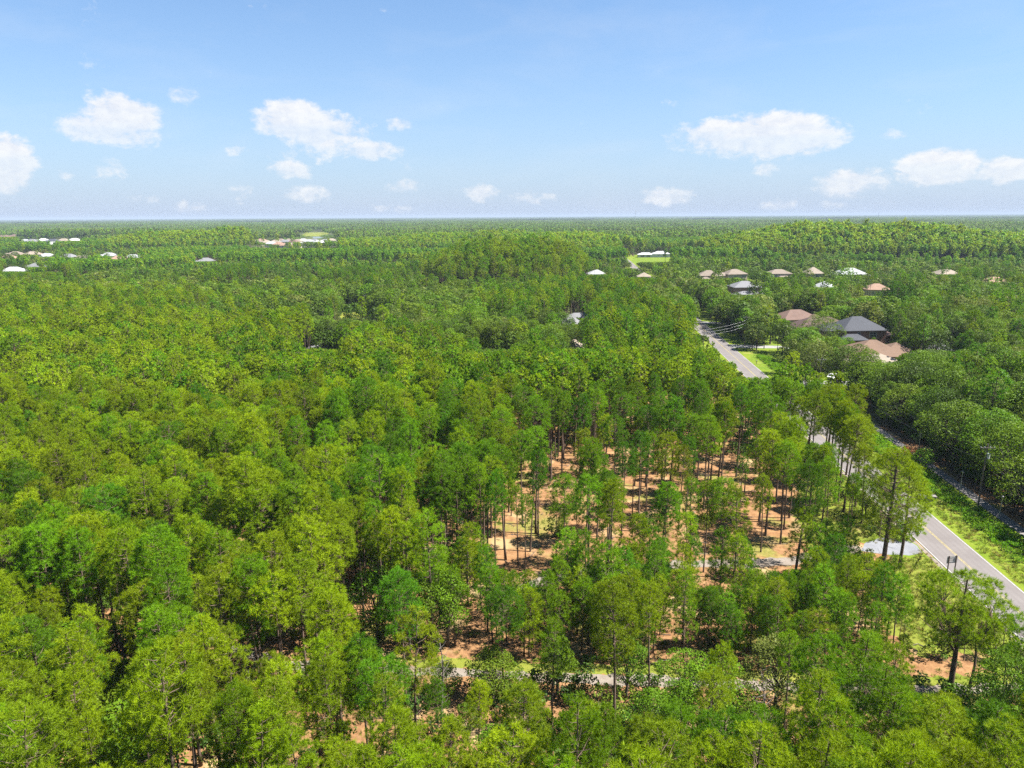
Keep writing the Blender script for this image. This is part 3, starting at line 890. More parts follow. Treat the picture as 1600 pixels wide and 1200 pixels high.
# cars
def car(label, loc, rz, paint):
    t = empty('parked_car', (loc[0], loc[1], 0.02), R(rz))
    tag(t, label, 'car')
    prof = [(-2.3, 0.45), (-2.3, 0.95), (-1.9, 1.02), (-1.35, 1.62), (0.55, 1.66), (1.15, 1.08), (2.2, 0.95), (2.35, 0.7), (2.3, 0.4)]
    def extrude(pr, w0, w1):
        n = len(pr)
        V = [(x, -(w1 if z > 1.1 else w0), z) for x, z in pr] + [(x, (w1 if z > 1.1 else w0), z) for x, z in pr]
        T = []
        for i in range(n):
            j = (i + 1) % n
            T += [(i, j, n + j), (i, n + j, n + i)]
        T += [(0, i + 1, i) for i in range(1, n - 1)] + [(n, n + i, n + i + 1) for i in range(1, n - 1)]
        return V, T
    V, T = extrude(prof, 0.92, 0.78)
    MB().add(V, T).build('body', paint, t)
    for s in (-1, 1):
        V = [(-1.5, s * 0.935, 1.08), (1.0, s * 0.935, 1.1), (0.5, s * 0.80, 1.56), (-1.25, s * 0.80, 1.54)]
        MB().quad(*V).build('side_window', M_GLASS, t)
        for x in (-1.45, 1.45):
            w = MB().tube([(x, s * 0.72, 0.34), (x, s * 0.95, 0.34)], 0.34, 14).build('wheel', M_RUBBER, t)
            MB().tube([(x, s * 0.95, 0.34), (x, s * 0.962, 0.34)], 0.2, 10).build('rim', M_TRIM, w)
        MB().box(2.28, 2.36, s * 0.6 - 0.18, s * 0.6 + 0.18, 0.66, 0.82).build('headlight', M_TRIM, t)
    MB().quad((0.60, -0.72, 1.63), (0.60, 0.72, 1.63), (1.14, 0.78, 1.13), (1.14, -0.78, 1.13)).build('windscreen', M_GLASS, t)
    MB().quad((-1.40, -0.72, 1.58), (-1.88, -0.78, 1.08), (-1.88, 0.78, 1.08), (-1.40, 0.72, 1.58)).build('rear_window', M_GLASS, t)
    return t
M_CARW = plain('white_car_paint', (0.75, 0.75, 0.75), 0.25, 0.02, spec=0.5)
CARS = [(1302, 592), (1335, 462)]
car('white car parked in the driveway under oaks below the beige roofs', G(1302, 592), 40, M_CARW)
car('white car parked on the lawn near the salmon house', G(1335, 462), 70, M_CARW)

# ------------------------------------------------------------------ road furniture
M_WOOD = plain('weathered_pole_wood', (0.13, 0.105, 0.085), 0.9, 0.25, 3.0)
M_GALV = plain('galvanised_steel', (0.42, 0.43, 0.44), 0.5, 0.1, metal=0.6)
M_PORC = plain('grey_porcelain', (0.45, 0.46, 0.47), 0.4)
M_SIGNB = plain('bare_sign_back', (0.36, 0.33, 0.31), 0.6, 0.15, 1.5)
M_POSTB = plain('brown_sign_post', (0.085, 0.06, 0.05), 0.8, 0.2)

def sign(loc, rz):
    s = empty('road_sign', (loc[0], loc[1], 0), R(rz))
    tag(s, 'rectangular road sign on two brown posts seen from behind', 'sign')
    for x in (-0.55, 0.55):
        MB().box(x - 0.055, x + 0.055, -0.06, 0.05, -0.1, 2.75).build('post', M_POSTB, s)
    b = MB().box(-0.8, 0.8, 0.052, 0.075, 1.62, 2.72).build('board', M_SIGNB, s)
    for z in (1.85, 2.5):
        MB().box(-0.74, 0.74, 0.03, 0.051, z - 0.03, z + 0.03).build('brace', M_GALV, b)
sign(G(1485, 897), 8)

def utility_pole(label, loc, h, rz, arm=True, trafo=False):
    p = empty('utility_pole', (loc[0], loc[1], 0), R(rz))
    tag(p, label, 'pole', 'utility poles along the road')
    MB().tube([(0, 0, -0.2), (0, 0, h * 0.5), (0.03, 0, h)], [0.15, 0.125, 0.095], 9).build('shaft', M_WOOD, p)
    if arm:
        a = MB().box(-1.2, 1.2, -0.17, -0.06, h - 0.75, h - 0.62).build('crossarm', M_WOOD, p)
        for x in (-1.05, -0.45, 0.45, 1.05):
            MB().tube([(x, -0.115, h - 0.62), (x, -0.115, h - 0.55), (x, -0.115, h - 0.42)], [0.05, 0.075, 0.04], 7).build('insulator', M_PORC, a)
        MB().tube([(-0.8, -0.1, h - 0.72), (0, -0.14, h - 1.5)], 0.025, 4).tube([(0.8, -0.1, h - 0.72), (0, -0.14, h - 1.5)], 0.025, 4).build('brace', M_GALV, p)
    if trafo:
        MB().tube([(0.36, 0, h - 2.6), (0.36, 0, h - 2.55), (0.36, 0, h - 1.75), (0.36, 0, h - 1.65)], [0.2, 0.25, 0.25, 0.12], 12).build('transformer', M_PORC, p)
    return p
POLES = [(112, 12.9, 11.0, 'tall wooden utility pole with crossarm and transformer beside the shaded path', True),
         (262, 8.4, 11.5, 'wooden utility pole at the driveway mouth on the far stretch of road', False),
         (186, 10.6, 10.8, 'wooden utility pole half hidden between the dark roadside oaks', False),
         (42, 13.0, 11.0, 'wooden utility pole standing just outside the right edge', False),
         (330, 8.0, 11.0, 'wooden utility pole at the far oaks where the road narrows', False)]
ppos = []
for (y, d, h, lb, tr) in POLES:
    l = off(y, d)
    utility_pole(lb, l, h, -5, True, tr)
    ppos.append((y, l[0], l[1], h))
ppos.sort()
for i in range(len(ppos) - 1):
    a, b = ppos[i], ppos[i + 1]
    for j, (dx, dz) in enumerate(((-1.05, -0.42), (1.05, -0.42), (0.0, -2.9))):
        t = np.linspace(0, 1, 14)
        x = a[1] + (b[1] - a[1]) * t + dx
        y = a[2] + (b[2] - a[2]) * t - 0.115
        z = a[3] + (b[3] - a[3]) * t + dz - 4 * t * (1 - t) * (1.5 + 0.2 * j)
        o = MB().tube(np.column_stack([x, y, z]), 0.014 if j < 2 else 0.022, 4).build('overhead_wire', M_DARK)
        tag(o, '%s power line sagging between roadside poles, %s span from the camera' % (['left', 'right', 'lowest'][j], ORD[i]), 'wire', 'overhead wires along the road')
# service drop over the road
a, b = off(262, 8.4), off(250, -9)
for j in range(3):
    t = np.linspace(0, 1, 12)
    o = MB().tube(np.column_stack([a[0] + (b[0] - a[0]) * t, a[1] + (b[1] - a[1]) * t, 9.8 - 1.1 * j - 1.8 * t - 4 * t * (1 - t) * 0.5]), 0.014, 4).build('overhead_wire', M_PORC)
    tag(o, '%s pale service wire crossing the far stretch of road' % ['top', 'middle', 'lowest'][j], 'wire', 'overhead wires along the road')
utility_pole('short leaning pole that takes the service wires left of the road', off(250, -9), 9.0, 0, False)

def lamp(label, loc, h, hd=0.16):
    p = empty('path_lamp', (loc[0], loc[1], 0))
    tag(p, label, 'lamp', 'lamps along the path')
    MB().tube([(0, 0, -0.1), (0, 0, 0.3), (0, 0, 0.32), (0, 0, h)], [0.11, 0.11, 0.06, 0.045], 8).build('post', M_GALV, p)
    MB().tube([(0, 0, h), (0, 0, h + 0.1), (0, 0, h + 0.34), (0, 0, h + 0.4)], [0.06, hd, hd * 1.25, 0.03], 9).build('lantern', M_GALV, p)
    MB().tube([(0, 0, h + 0.4), (0, 0, h + 0.43), (0, 0, h + 0.55)], [hd * 1.4, hd * 1.35, 0.02], 9).build('cap', M_DARK, p)
lamp('slim path lamp with white head, left one beside the shaded path', off(140, 15.9), 3.6)
lamp('slim path lamp with white head, middle one beside the shaded path', off(118, 13.0), 3.6)
lamp('slim path lamp beside the tall utility pole, right one by the path', off(107, 13.5), 3.4)
l_ = G(1060, 533)
sl = empty('street_lamp', (l_[0], l_[1], 0))
tag(sl, 'curved-arm street lamp among pines left of the far road', 'street lamp')
MB().tube([(0, 0, 0), (0, 0, 6.5), (0, 0, 7.8), (0.4, 0, 8.5), (1.2, 0, 8.7), (1.8, 0, 8.7)], [0.11, 0.08, 0.07, 0.06, 0.05, 0.05], 7).build('post', M_GALV, sl)
MB().tube([(1.7, 0, 8.72), (2.0, 0, 8.74), (2.4, 0, 8.7)], [0.08, 0.14, 0.06], 7).build('lamp_head', M_GALV, sl)
l_ = G(570, 490)
fp = empty('field_pole', (l_[0], l_[1], 0))
tag(fp, 'slim pale pole standing at the edge of the small pasture', 'pole')
MB().tube([(0, 0, -0.1), (0, 0, 6.0), (0, 0, 9.5)], [0.14, 0.12, 0.09], 7).build('shaft', M_WOOD, fp)
MB().tube([(-0.1, 0, 9.2), (0.9, 0, 9.35)], 0.04, 5).build('arm', M_GALV, fp)

def mailbox(label, loc):
    p = empty('mailbox', (loc[0], loc[1], 0), R(-85))
    tag(p, label, 'mailbox', 'mailboxes at the driveways')
    MB().box(-0.05, 0.05, -0.05, 0.05, -0.1, 1.05).build('post', M_POSTB, p)
    a = np.linspace(0, math.pi, 7)
    pr = [(-0.12, 1.05), (0.12, 1.05)] + [(0.12 * math.cos(q), 1.22 + 0.12 * math.sin(q)) for q in a]
    n = len(pr)
    V = [(x, -0.28, z) for x, z in pr] + [(x, 0.28, z) for x, z in pr]
    T = []
    for i in range(n):
        j = (i + 1) % n
        T += [(i, j, n + j), (i, n + j, n + i)]
    T += [(0, i, i + 1) for i in range(1, n - 1)] + [(n, n + i + 1, n + i) for i in range(1, n - 1)]
    MB().add(V, T).build('box', M_DARK, p)
    MB().box(0.13, 0.15, -0.1, -0.05, 1.1, 1.4).build('flag', ROOF['salmon'], p)
mailbox('dark mailbox on a post at the upper white driveway', off(256.5, 4.6))
mailbox('dark mailbox on a post beside the road below the upper driveway', off(228, 4.5))

# double pipe culvert end in the ditch
cu = empty('culvert_headwall', (*off(113.5, 5.6), 0), R(-12))
tag(cu, 'small pale concrete culvert end with two dark pipe mouths in the verge', 'culvert')
MB().box(-1.15, 1.15, 0.0, 0.9, -0.1, 0.75).box(-1.3, 1.3, -0.08, 0.98, 0.75, 0.88).build('headwall', M_WALKC, cu)
for x in (-0.55, 0.6):
    a = MB().tube([(x, -0.12, 0.34), (x, 0.0, 0.34)], 0.33, 14).build('pipe', M_GALV, cu)
    MB().tube([(x, -0.135, 0.34), (x, -0.122, 0.34)], 0.27, 14).build('pipe_mouth', M_DARK, a)  # dark disc painted in for the shade inside the pipe
MB().tube([(0.75, 0.5, 0.88), (0.6, 0.5, 2.0)], 0.03, 5).build('marker_post', M_TRIM, cu)

# black fence between path and wood
fe = empty('metal_fence', (*off(95, 16.3), 0))
tag(fe, 'low black metal fence between the shaded path and the dark wood', 'fence')
f0 = np.array(off(95, 16.3))
fa, fb_ = np.array(off(60, 16.3)) - f0, np.array(off(176, 16.3)) - f0
nseg = 48
pm = MB().box(-0.03, 0.03, -0.03, 0.03, 0, 1.35)
pV, pT = pm.arrays()
post_me = tri_mesh('post', pV, pT, (M_DARK,))
pk = MB()
for i in range(nseg + 1):
    p = fa + (fb_ - fa) * i / nseg
    o = bpy.data.objects.new('post', post_me)
    C.objects.link(o)
    o.parent = fe
    o.location = (p[0], p[1], 0)
    if i < nseg:
        for k in range(1, 16):
            q = p + (fb_ - fa) / nseg * k / 16
            pk.box(q[0] - 0.009, q[0] + 0.009, q[1] - 0.009, q[1] + 0.009, 0.1, 1.25)
pk.build('pickets', M_DARK, fe)['kind'] = 'stuff'
for z in (0.2, 1.15):
    MB().tube([(fa[0], fa[1], z), (fb_[0], fb_[1], z)], 0.02, 4).build('rail', M_DARK, fe)

# radio masts on the horizon
def mast(label, px, py_top, y, w):
    d = ray(px, py_top)
    x, h = d[0] / d[1] * y, CAM_H + d[2] / d[1] * y
    m = empty('radio_mast', (x, y, 0))
    tag(m, label, 'mast', 'radio masts on the horizon')
    for k in range(3):
        a = 2 * math.pi * k / 3
        MB().tube([(w * math.cos(a), w * math.sin(a), 0), (w * math.cos(a), w * math.sin(a), h)], 0.22, 4).build('leg', M_GALV, m)
    lat = MB()
    n = int(h / 3)
    for i in range(n):
        for k in range(3):
            a, b = 2 * math.pi * k / 3, 2 * math.pi * ((k + i % 2 * 2 - 1) % 3) / 3
            lat.tube([(w * math.cos(a), w * math.sin(a), i * h / n), (w * math.cos(b), w * math.sin(b), (i + 1) * h / n)], 0.1, 3)
    lat.build('lattice', M_GALV, m)
    MB().tube([(0, 0, h - 0.5), (0, 0, h + 5)], 0.15, 4).build('antenna', M_GALV, m)
    return h
MAST_TOP = mast('tall thin radio mast rising above the horizon right of centre', 993, 328, 3200, 0.9) + 6
mast('short faint radio mast on the right-hand horizon', 1373, 332, 3600, 0.7)

# ------------------------------------------------------------------ tree builders
def unit(a):
    return a / (np.linalg.norm(a, axis=-1, keepdims=True) + 1e-9)

def tufts(r, P, A, size, m, width, spread=0.62):
    """needle brushes: m slender needles burst out round each axis"""
    n = len(P)
    d = unit(A[:, None, :] * 0.55 + r.normal(0, spread, (n, m, 3)))
    L = size[:, None, None] * r.uniform(0.78, 1.08, (n, m, 1))
    side = unit(np.cross(d, r.normal(0, 1, (n, m, 3)))) * width
    c = P[:, None, :] + A[:, None, :] * size[:, None, None] * r.uniform(-0.35, 0.15, (n, m, 1))
    V = np.stack([c + d * L * 0.12 + side, c + d * L, c + d * L * 0.12 - side], 2).reshape(-1, 3)
    k = np.arange(n * m) * 3
    return V, np.stack([k, k + 1, k + 2], 1)

def tri_tufts(r, P, A, size, m, width, spread=0.66):
    n = len(P)
    d = unit(A[:, None, :] * 0.6 + r.normal(0, spread, (n, m, 3)))
    L = size[:, None, None] * r.uniform(0.7, 1.1, (n, m, 1))
    side = unit(np.cross(d, r.normal(0, 1, (n, m, 3)))) * width
    c = P[:, None, :]
    V = np.stack([c + d * L * 0.15 + side, c + d * L, c + d * L * 0.15 - side], 2).reshape(-1, 3)
    k = np.arange(n * m) * 3
    return V, np.stack([k, k + 1, k + 2], 1)

def pine(seed, H=17.0, cb=0.52, cr=3.0, clumps=58, per=12, m=28, size=0.37, width=0.018, rc=0.72, r0=0.16, dead=5, fork=0, lod=0, wob=0.25, flat=0.78, skew=0.45, tip=0.5):
    """trunk, thin limbs, and a crown of needle brushes set in clumps at the limb ends"""
    r = np.random.default_rng(seed)
    tk, br = MB(), MB()
    nz = 9 if lod == 0 else 4
    zz = np.linspace(0, H * 0.975, nz)
    ph = r.uniform(0, 6.28, 2)
    wx = wob * np.sin(zz / H * 4 + ph[0]) * zz / H
    wy = wob * np.sin(zz / H * 3.3 + ph[1]) * zz / H
    path = np.column_stack([wx - wx[0], wy - wy[0], zz])
    rad = r0 * (1 - 0.82 * (zz / H) ** 1.1)
    rad[0] *= 1.25
    tk.tube(path, rad, 7 if lod == 0 else 4)
    def at(z):
        return np.array([np.interp(z, zz, path[:, 0]), np.interp(z, zz, path[:, 1]), z])
    stems = []
    if fork:
        a0 = r.uniform(0, 6.28)
        for k in range(fork):
            a = a0 + k * 2 * math.pi / fork + r.uniform(-0.4, 0.4)
            p0 = at(H * r.uniform(0.34, 0.5))
            ln = H * r.uniform(0.36, 0.46)
            q = np.linspace(0, 1, 6)[:, None]
            pts = p0 + np.array([[math.cos(a), math.sin(a), 0]]) * ln * 0.62 * q ** 0.8 + np.array([[0, 0, 1.0]]) * ln * q * 0.8
            tk.tube(pts, r0 * 0.5 * (1 - 0.75 * q[:, 0]), 6)
            stems.append(pts)
    PT, AX = [], []
    a = r.uniform(0, 6.28)
    for i in range(clumps):
        t = (i + r.uniform(0, 1)) / clumps
        t = t ** 0.85
        g = t / skew * 0.5 if t < skew else 0.5 + (t - skew) / (1 - skew) * 0.5
        prof = max(0.16, math.sin(math.pi * (0.10 + 0.86 * g)) ** 0.75)
        a += 2.399963 + r.normal(0, 0.3)
        d = cr * prof * (r.uniform(0.35, 1.0) ** tip) * r.uniform(0.85, 1.06) * 0.86
        z = H * (cb + (0.985 - cb) * t)
        ax = at(min(z, H * 0.97))
        c = np.array([ax[0] + math.cos(a) * d, ax[1] + math.sin(a) * d, z])
        k_rc = rc * r.uniform(0.72, 1.22) * (0.8 if t > 0.9 else 1.0)
        if stems and d > cr * 0.35:
            st = min(stems, key=lambda q_: np.linalg.norm(q_[-2] - c))
            p0 = st[int(r.integers(2, 5))]
        else:
            zs = max(H * cb * 0.92, z - d * r.uniform(0.25, 0.7))
            p0 = at(zs)
        if lod < 2 and d > 0.3:
            mid = p0 * 0.5 + c * 0.5 + np.array([0, 0, -0.10 * d])
            br.tube([p0, mid, c], np.array([0.040, 0.026, 0.010]) * (0.55 + d / 4), 4 if lod == 0 else 3, cap=False)
        n = max(2, int(per * (k_rc / rc) ** 2))
        dd = unit(r.normal(0, 1, (n, 3)) + np.array([0, 0, 0.55]) + 0.35 * np.array([math.cos(a), math.sin(a), 0]))
        PT.append(c + dd * (k_rc * r.uniform(0.55, 1.0, n))[:, None] * np.array([1, 1, flat]))
        AX.append(unit(dd * 0.75 + np.array([0, 0, 0.55])))
    for i in range(dead if lod == 0 else 0):
        z = H * r.uniform(0.22, cb + 0.06)
        a = r.uniform(0, 6.28)
        ln = r.uniform(0.5, 1.6)
        p0 = at(z)
        br.tube([p0, p0 + np.array([math.cos(a) * ln * 0.6, math.sin(a) * ln * 0.6, r.uniform(-0.1, 0.25)]), p0 + np.array([math.cos(a) * ln, math.sin(a) * ln, r.uniform(-0.3, 0.5)])], [0.026, 0.018, 0.008], 3, cap=False)
    PT, AX = np.vstack(PT), np.vstack(AX)
    sz = size * r.uniform(0.75, 1.25, len(PT))
    if lod == 2:
        cc = np.column_stack([np.zeros(len(PT)), np.zeros(len(PT)), np.full(len(PT), H * (cb + 0.35 * (1 - cb)))])
        nn = unit((PT - cc) * np.array([1, 1, 0.8]))
        PT, nn = np.repeat(PT, 4, 0) + r.normal(0, 0.32, (len(PT) * 4, 3)), np.repeat(nn, 4, 0)
        crown = leaves(r, PT, unit(nn * 0.8 + r.normal(0, 0.38, PT.shape)), 0.52, 0.38)
    elif lod == 1:
        c0 = np.column_stack([np.zeros(len(PT)), np.zeros(len(PT)), np.full(len(PT), H * (cb + 0.3 * (1 - cb)))])
        nn = unit(AX * 0.8 + unit(PT - c0) * 0.5)
        v1, t1 = leaves(r, PT, unit(nn + r.normal(0, 0.25, PT.shape)), 0.30, 0.24)
        v2, t2 = tri_tufts(r, PT, AX, sz, m, width)
        crown = np.vstack([v1, v2]), np.vstack([t1, t2 + len(v1)])
    else:
        crown = tufts(r, PT, AX, sz, m, width)
    return tk.arrays(), br.arrays(), crown

def leaves(r, P, Nn, L, W):
    """diamond leaves lying across the normals Nn"""
    n = len(P)
    t = unit(np.cross(Nn, r.normal(0, 1, (n, 3))))
    b = np.cross(Nn, t)
    L = L * r.uniform(0.7, 1.25, (n, 1))
    W = W * r.uniform(0.7, 1.25, (n, 1))
    V = np.stack([P - t * L, P + b * W, P + t * L, P - b * W], 1).reshape(-1, 3)
    k = np.arange(n) * 4
    T = np.concatenate([np.stack([k, k + 1, k + 2], 1), np.stack([k, k + 2, k + 3], 1)])
    return V, T

def oak(seed, H=12.0, cr=4.2, lobes=26, per=170, leaf=0.15, lod=0, base=0.28, r0=0.24, topw=0.8):
    r = np.random.default_rng(seed)
    tk, br = MB(), MB()
    fork = H * base
    tk.tube([(0, 0, -0.1), (0.05, 0, fork * 0.5), (0.1 * r.normal(), 0.1 * r.normal(), fork), (0.25 * r.normal(), 0.25 * r.normal(), H * 0.62)], [r0 * 1.25, r0, r0 * 0.85, r0 * 0.3], 8 if lod == 0 else 4)
    cz, rz = H * (base * 0.55 + 0.5), H * (1 - base) * 0.50
    PP, NN = [], []
    g = r.uniform(0, 6.28)
    for i in range(lobes):
        zf = 1 - 1.75 * (i + 0.5) / lobes
        g += 2.399963 + r.normal(0, 0.3)
        hr = math.sqrt(max(0, 1 - zf * zf)) * (topw if zf > 0.3 else 1.0)
        k = r.uniform(0.55, 0.95)
        c = np.array([math.cos(g) * hr * cr * k, math.sin(g) * hr * cr * k, cz + zf * rz * r.uniform(0.72, 0.98)])
        lr = cr * r.uniform(0.24, 0.42)
        if lod < 2:
            p0 = np.array([0, 0, fork * r.uniform(0.8, 1.3)])
            br.tube([p0, p0 * 0.4 + c * 0.6 + np.array([0, 0, -0.3]), c], [r0 * 0.4, r0 * 0.22, 0.03], 5 if lod == 0 else 3, cap=False)
        n = int(per * (lr / (cr * 0.33)) ** 2)
        d = unit(r.normal(0, 1, (n, 3)) + np.array([0, 0, 0.35]) + 0.35 * unit(c - np.array([0, 0, cz])))
        rad = lr * (0.62 + 0.42 * r.uniform(0, 1, n) ** 0.5)
        P = c + d * rad[:, None] * np.array([1, 1, 0.78])
        PP.append(P)
        NN.append(unit(d * 0.55 + r.normal(0, 0.55, (n, 3)) + np.array([0, 0, 0.35])) if lod == 0 else unit(d * 0.9 + r.normal(0, 0.3, (n, 3)) + np.array([0, 0, 0.1])))
    PP, NN = np.vstack(PP), np.vstack(NN)
    return tk.arrays(), br.arrays(), leaves(r, PP, NN, leaf, leaf * 0.62)

def shrub(seed, h=1.4, w=1.3, n=420, leaf=0.11):
    r = np.random.default_rng(seed)
    k = 7
    cs = np.column_stack([r.normal(0, w * 0.38, k), r.normal(0, w * 0.38, k), r.uniform(0.35, 0.85, k) * h])
    i = r.integers(0, k, n)
    d = unit(r.normal(0, 1, (n, 3)) + np.array([0, 0, 0.3]))
    P = cs[i] + d * (w * 0.36 * r.uniform(0.5, 1.0, n))[:, None]
    P[:, 2] = np.maximum(P[:, 2], 0.05)
    V, T = leaves(r, P, unit(d * 0.4 + r.normal(0, 0.6, (n, 3)) + np.array([0, 0, 0.4])), leaf, leaf * 0.6)
    st = MB()
    for c in cs:
        st.tube([(0, 0, 0), c * 0.6, c], [0.03, 0.02, 0.01], 3, cap=False)
    sV, sT = st.arrays()
    return [(V, T, 0), (sV, sT, 1)]

def grass_clump(seed, h=0.35, w=0.35, n=40, bw=0.02):
    r = np.random.default_rng(seed)
    a = r.uniform(0, 6.28, n)
    q = w * np.sqrt(r.uniform(0, 1, n)) * 0.6
    b = np.column_stack([np.cos(a) * q, np.sin(a) * q, np.zeros(n)])
    lean = np.column_stack([np.cos(a), np.sin(a), np.zeros(n)]) * (h * r.uniform(0.1, 0.9, n))[:, None] + r.normal(0, 0.1, (n, 3)) * h
    tip = b + lean + np.array([0, 0, 1.0]) * (h * r.uniform(0.55, 1.1, n))[:, None]
    tip[:, 2] = np.maximum(tip[:, 2], 0.05)
    s = np.column_stack([-np.sin(a), np.cos(a), np.zeros(n)]) * bw
    V = np.stack([b - s, b + s, tip], 1).reshape(-1, 3)
    k = np.arange(n) * 3
    return V, np.stack([k, k + 1, k + 2], 1)

def join_mesh(name, parts, mats):
    """parts: (V, T, material index)"""
    V, T, M, n = [], [], [], 0
    for v, t, m in parts:
        if len(v) == 0:
            continue
        V.append(v); T.append(np.asarray(t) + n); M.append(np.full(len(t), m)); n += len(v)
    return tri_mesh(name, np.vstack(V), np.vstack(T), mats, np.concatenate(M))

# prototypes: near ones keep their parts apart, far ones are single light meshes
CROWN_WORD = ['rounded', 'broad', 'narrow', 'ragged', 'full', 'slim', 'flat-topped', 'open']
PSPEC = [dict(cb=0.60, cr=2.35, clumps=44), dict(cb=0.60, cr=2.85, clumps=56), dict(cb=0.56, cr=1.9, clumps=38), dict(cb=0.54, cr=2.4, clumps=36, tip=0.35),
         dict(cb=0.52, cr=2.6, clumps=56), dict(cb=0.64, cr=1.95, clumps=32), dict(cb=0.67, cr=2.75, clumps=42, skew=0.6), dict(cb=0.52, cr=2.5, clumps=34, tip=0.3)]
PINE0 = []
for i, sp in enumerate(PSPEC):
    (tv, tt), (bv, bt), (cv, ct) = pine(100 + i, **sp)
    PINE0.append((tri_mesh('pine_trunk', tv, tt, (M_BARK,), smooth=True), tri_mesh('pine_branches', bv, bt, (M_BARK,), smooth=True), tri_mesh('pine_crown', cv, ct, (PINE_TINT[1],)),
                  join_mesh('pine_far', [(tv, tt, 0), (bv, bt, 0), (cv, ct, 1)], (M_BARK, PINE_TINT[i % 4]))))
YSPEC = [dict(H=9, cb=0.24, cr=1.75, clumps=46, r0=0.09), dict(H=9, cb=0.32, cr=1.5, clumps=38, r0=0.08), dict(H=9, cb=0.20, cr=2.0, clumps=54, r0=0.10), dict(H=9, cb=0.40, cr=1.4, clumps=32, r0=0.08)]
YOUNG0 = []
for i, sp in enumerate(YSPEC):
    (tv, tt), (bv, bt), (cv, ct) = pine(150 + i, m=26, per=7, size=0.34, width=0.017, rc=0.55, skew=0.32, dead=3, wob=0.15, **sp)
    YOUNG0.append((tri_mesh('young_trunk', tv, tt, (M_BARK,), smooth=True), tri_mesh('young_branches', bv, bt, (M_BARK,), smooth=True), tri_mesh('young_crown', cv, ct, (PINE_TINT[1],))))
PINE1, PINE2 = [], []
for i in range(8):
    sp = dict(PSPEC[i]); sp['per'] = 5; sp['clumps'] = int(sp['clumps'] * 0.85)
    (tv, tt), (bv, bt), (cv, ct) = pine(200 + i, m=11, size=0.48, width=0.06, rc=0.76, lod=1, **sp)
    PINE1.append(join_mesh('pine_mid', [(tv, tt, 0), (bv, bt, 0), (cv, ct, 1)], (M_BARK, PINE_TINT[i % 4])))
    sp['per'] = 3; sp['clumps'] = 22
    (tv, tt), _, (cv, ct) = pine(300 + i, m=7, size=0.80, width=0.17, rc=0.85, lod=2, **sp)
    PINE2.append(join_mesh('pine_distant', [(tv, tt, 0), (cv, ct, 1)], (M_BARK, PINE_TINT[i % 4])))
OSPEC = [dict(cr=4.4), dict(cr=3.6, lobes=22), dict(cr=5.2, lobes=32, H=11.5), dict(cr=4.0, lobes=20, base=0.36), dict(cr=3.2, lobes=22, H=12, base=0.2), dict(cr=4.8, lobes=28, base=0.22)]
OAK0, OAK1, OAK2 = [], [], []
for i, sp in enumerate(OSPEC):
    (tv, tt), (bv, bt), (cv, ct) = oak(400 + i, **sp)
    OAK0.append((tri_mesh('oak_trunk', tv, tt, (M_OBARK,), smooth=True), tri_mesh('oak_branches', bv, bt, (M_OBARK,), smooth=True), tri_mesh('oak_crown', cv, ct, (OAK_TINT[1],))))
    for k, (LST, pe_, lf) in enumerate(((OAK1, 46, 0.30), (OAK2, 11, 0.62))):
        for tnt in ((i % 4), ((i + 2) % 4)):
            (tv, tt), (bv, bt), (cv, ct) = oak(500 + i * 10 + k, **dict(sp, per=pe_, leaf=lf, lod=k + 1))
            LST.append(join_mesh('oak_far', [(tv, tt, 0), (bv, bt, 0), (cv, ct, 1)], (M_OBARK, OAK_TINT[tnt])))

def tree_patch(seed, n=95, size=60.0, mix=(0.3, 0.45, 0.15, 0.1)):
    """a piece of far wood: crowns as loose heaps of leaf faces"""
    r = np.random.default_rng(seed)
    V, T, M, k = [], [], [], 0
    for i in range(n):
        x, y = r.uniform(-size / 2, size / 2, 2)
        h = r.uniform(12, 19)
        rr = r.uniform(2.2, 3.8)
        m = 26
        d = unit(r.normal(0, 1, (m, 3)))
        P = np.array([x, y, h * 0.72]) + d * np.array([rr, rr, h * 0.27]) * (r.uniform(0.75, 1.0, m))[:, None]
        v, t = leaves(r, P, unit(d * 0.9 + r.normal(0, 0.28, (m, 3))), 1.25, 0.95)
        V.append(v); T.append(t + k); k += len(v)
        M.append(np.full(len(t), r.choice([0, 1, 2, 3], p=list(mix))))
    return tri_mesh('far_wood_patch', np.vstack(V), np.vstack(T), (OAK_TINT[3], PINE_TINT[1], OAK_TINT[1], OAK_TINT[0]), np.concatenate(M))
PATCH = [tree_patch(700 + i, mix=((0.12, 0.42, 0.24, 0.22) if i < 2 else (0.0, 0.10, 0.38, 0.52))) for i in range(4)]

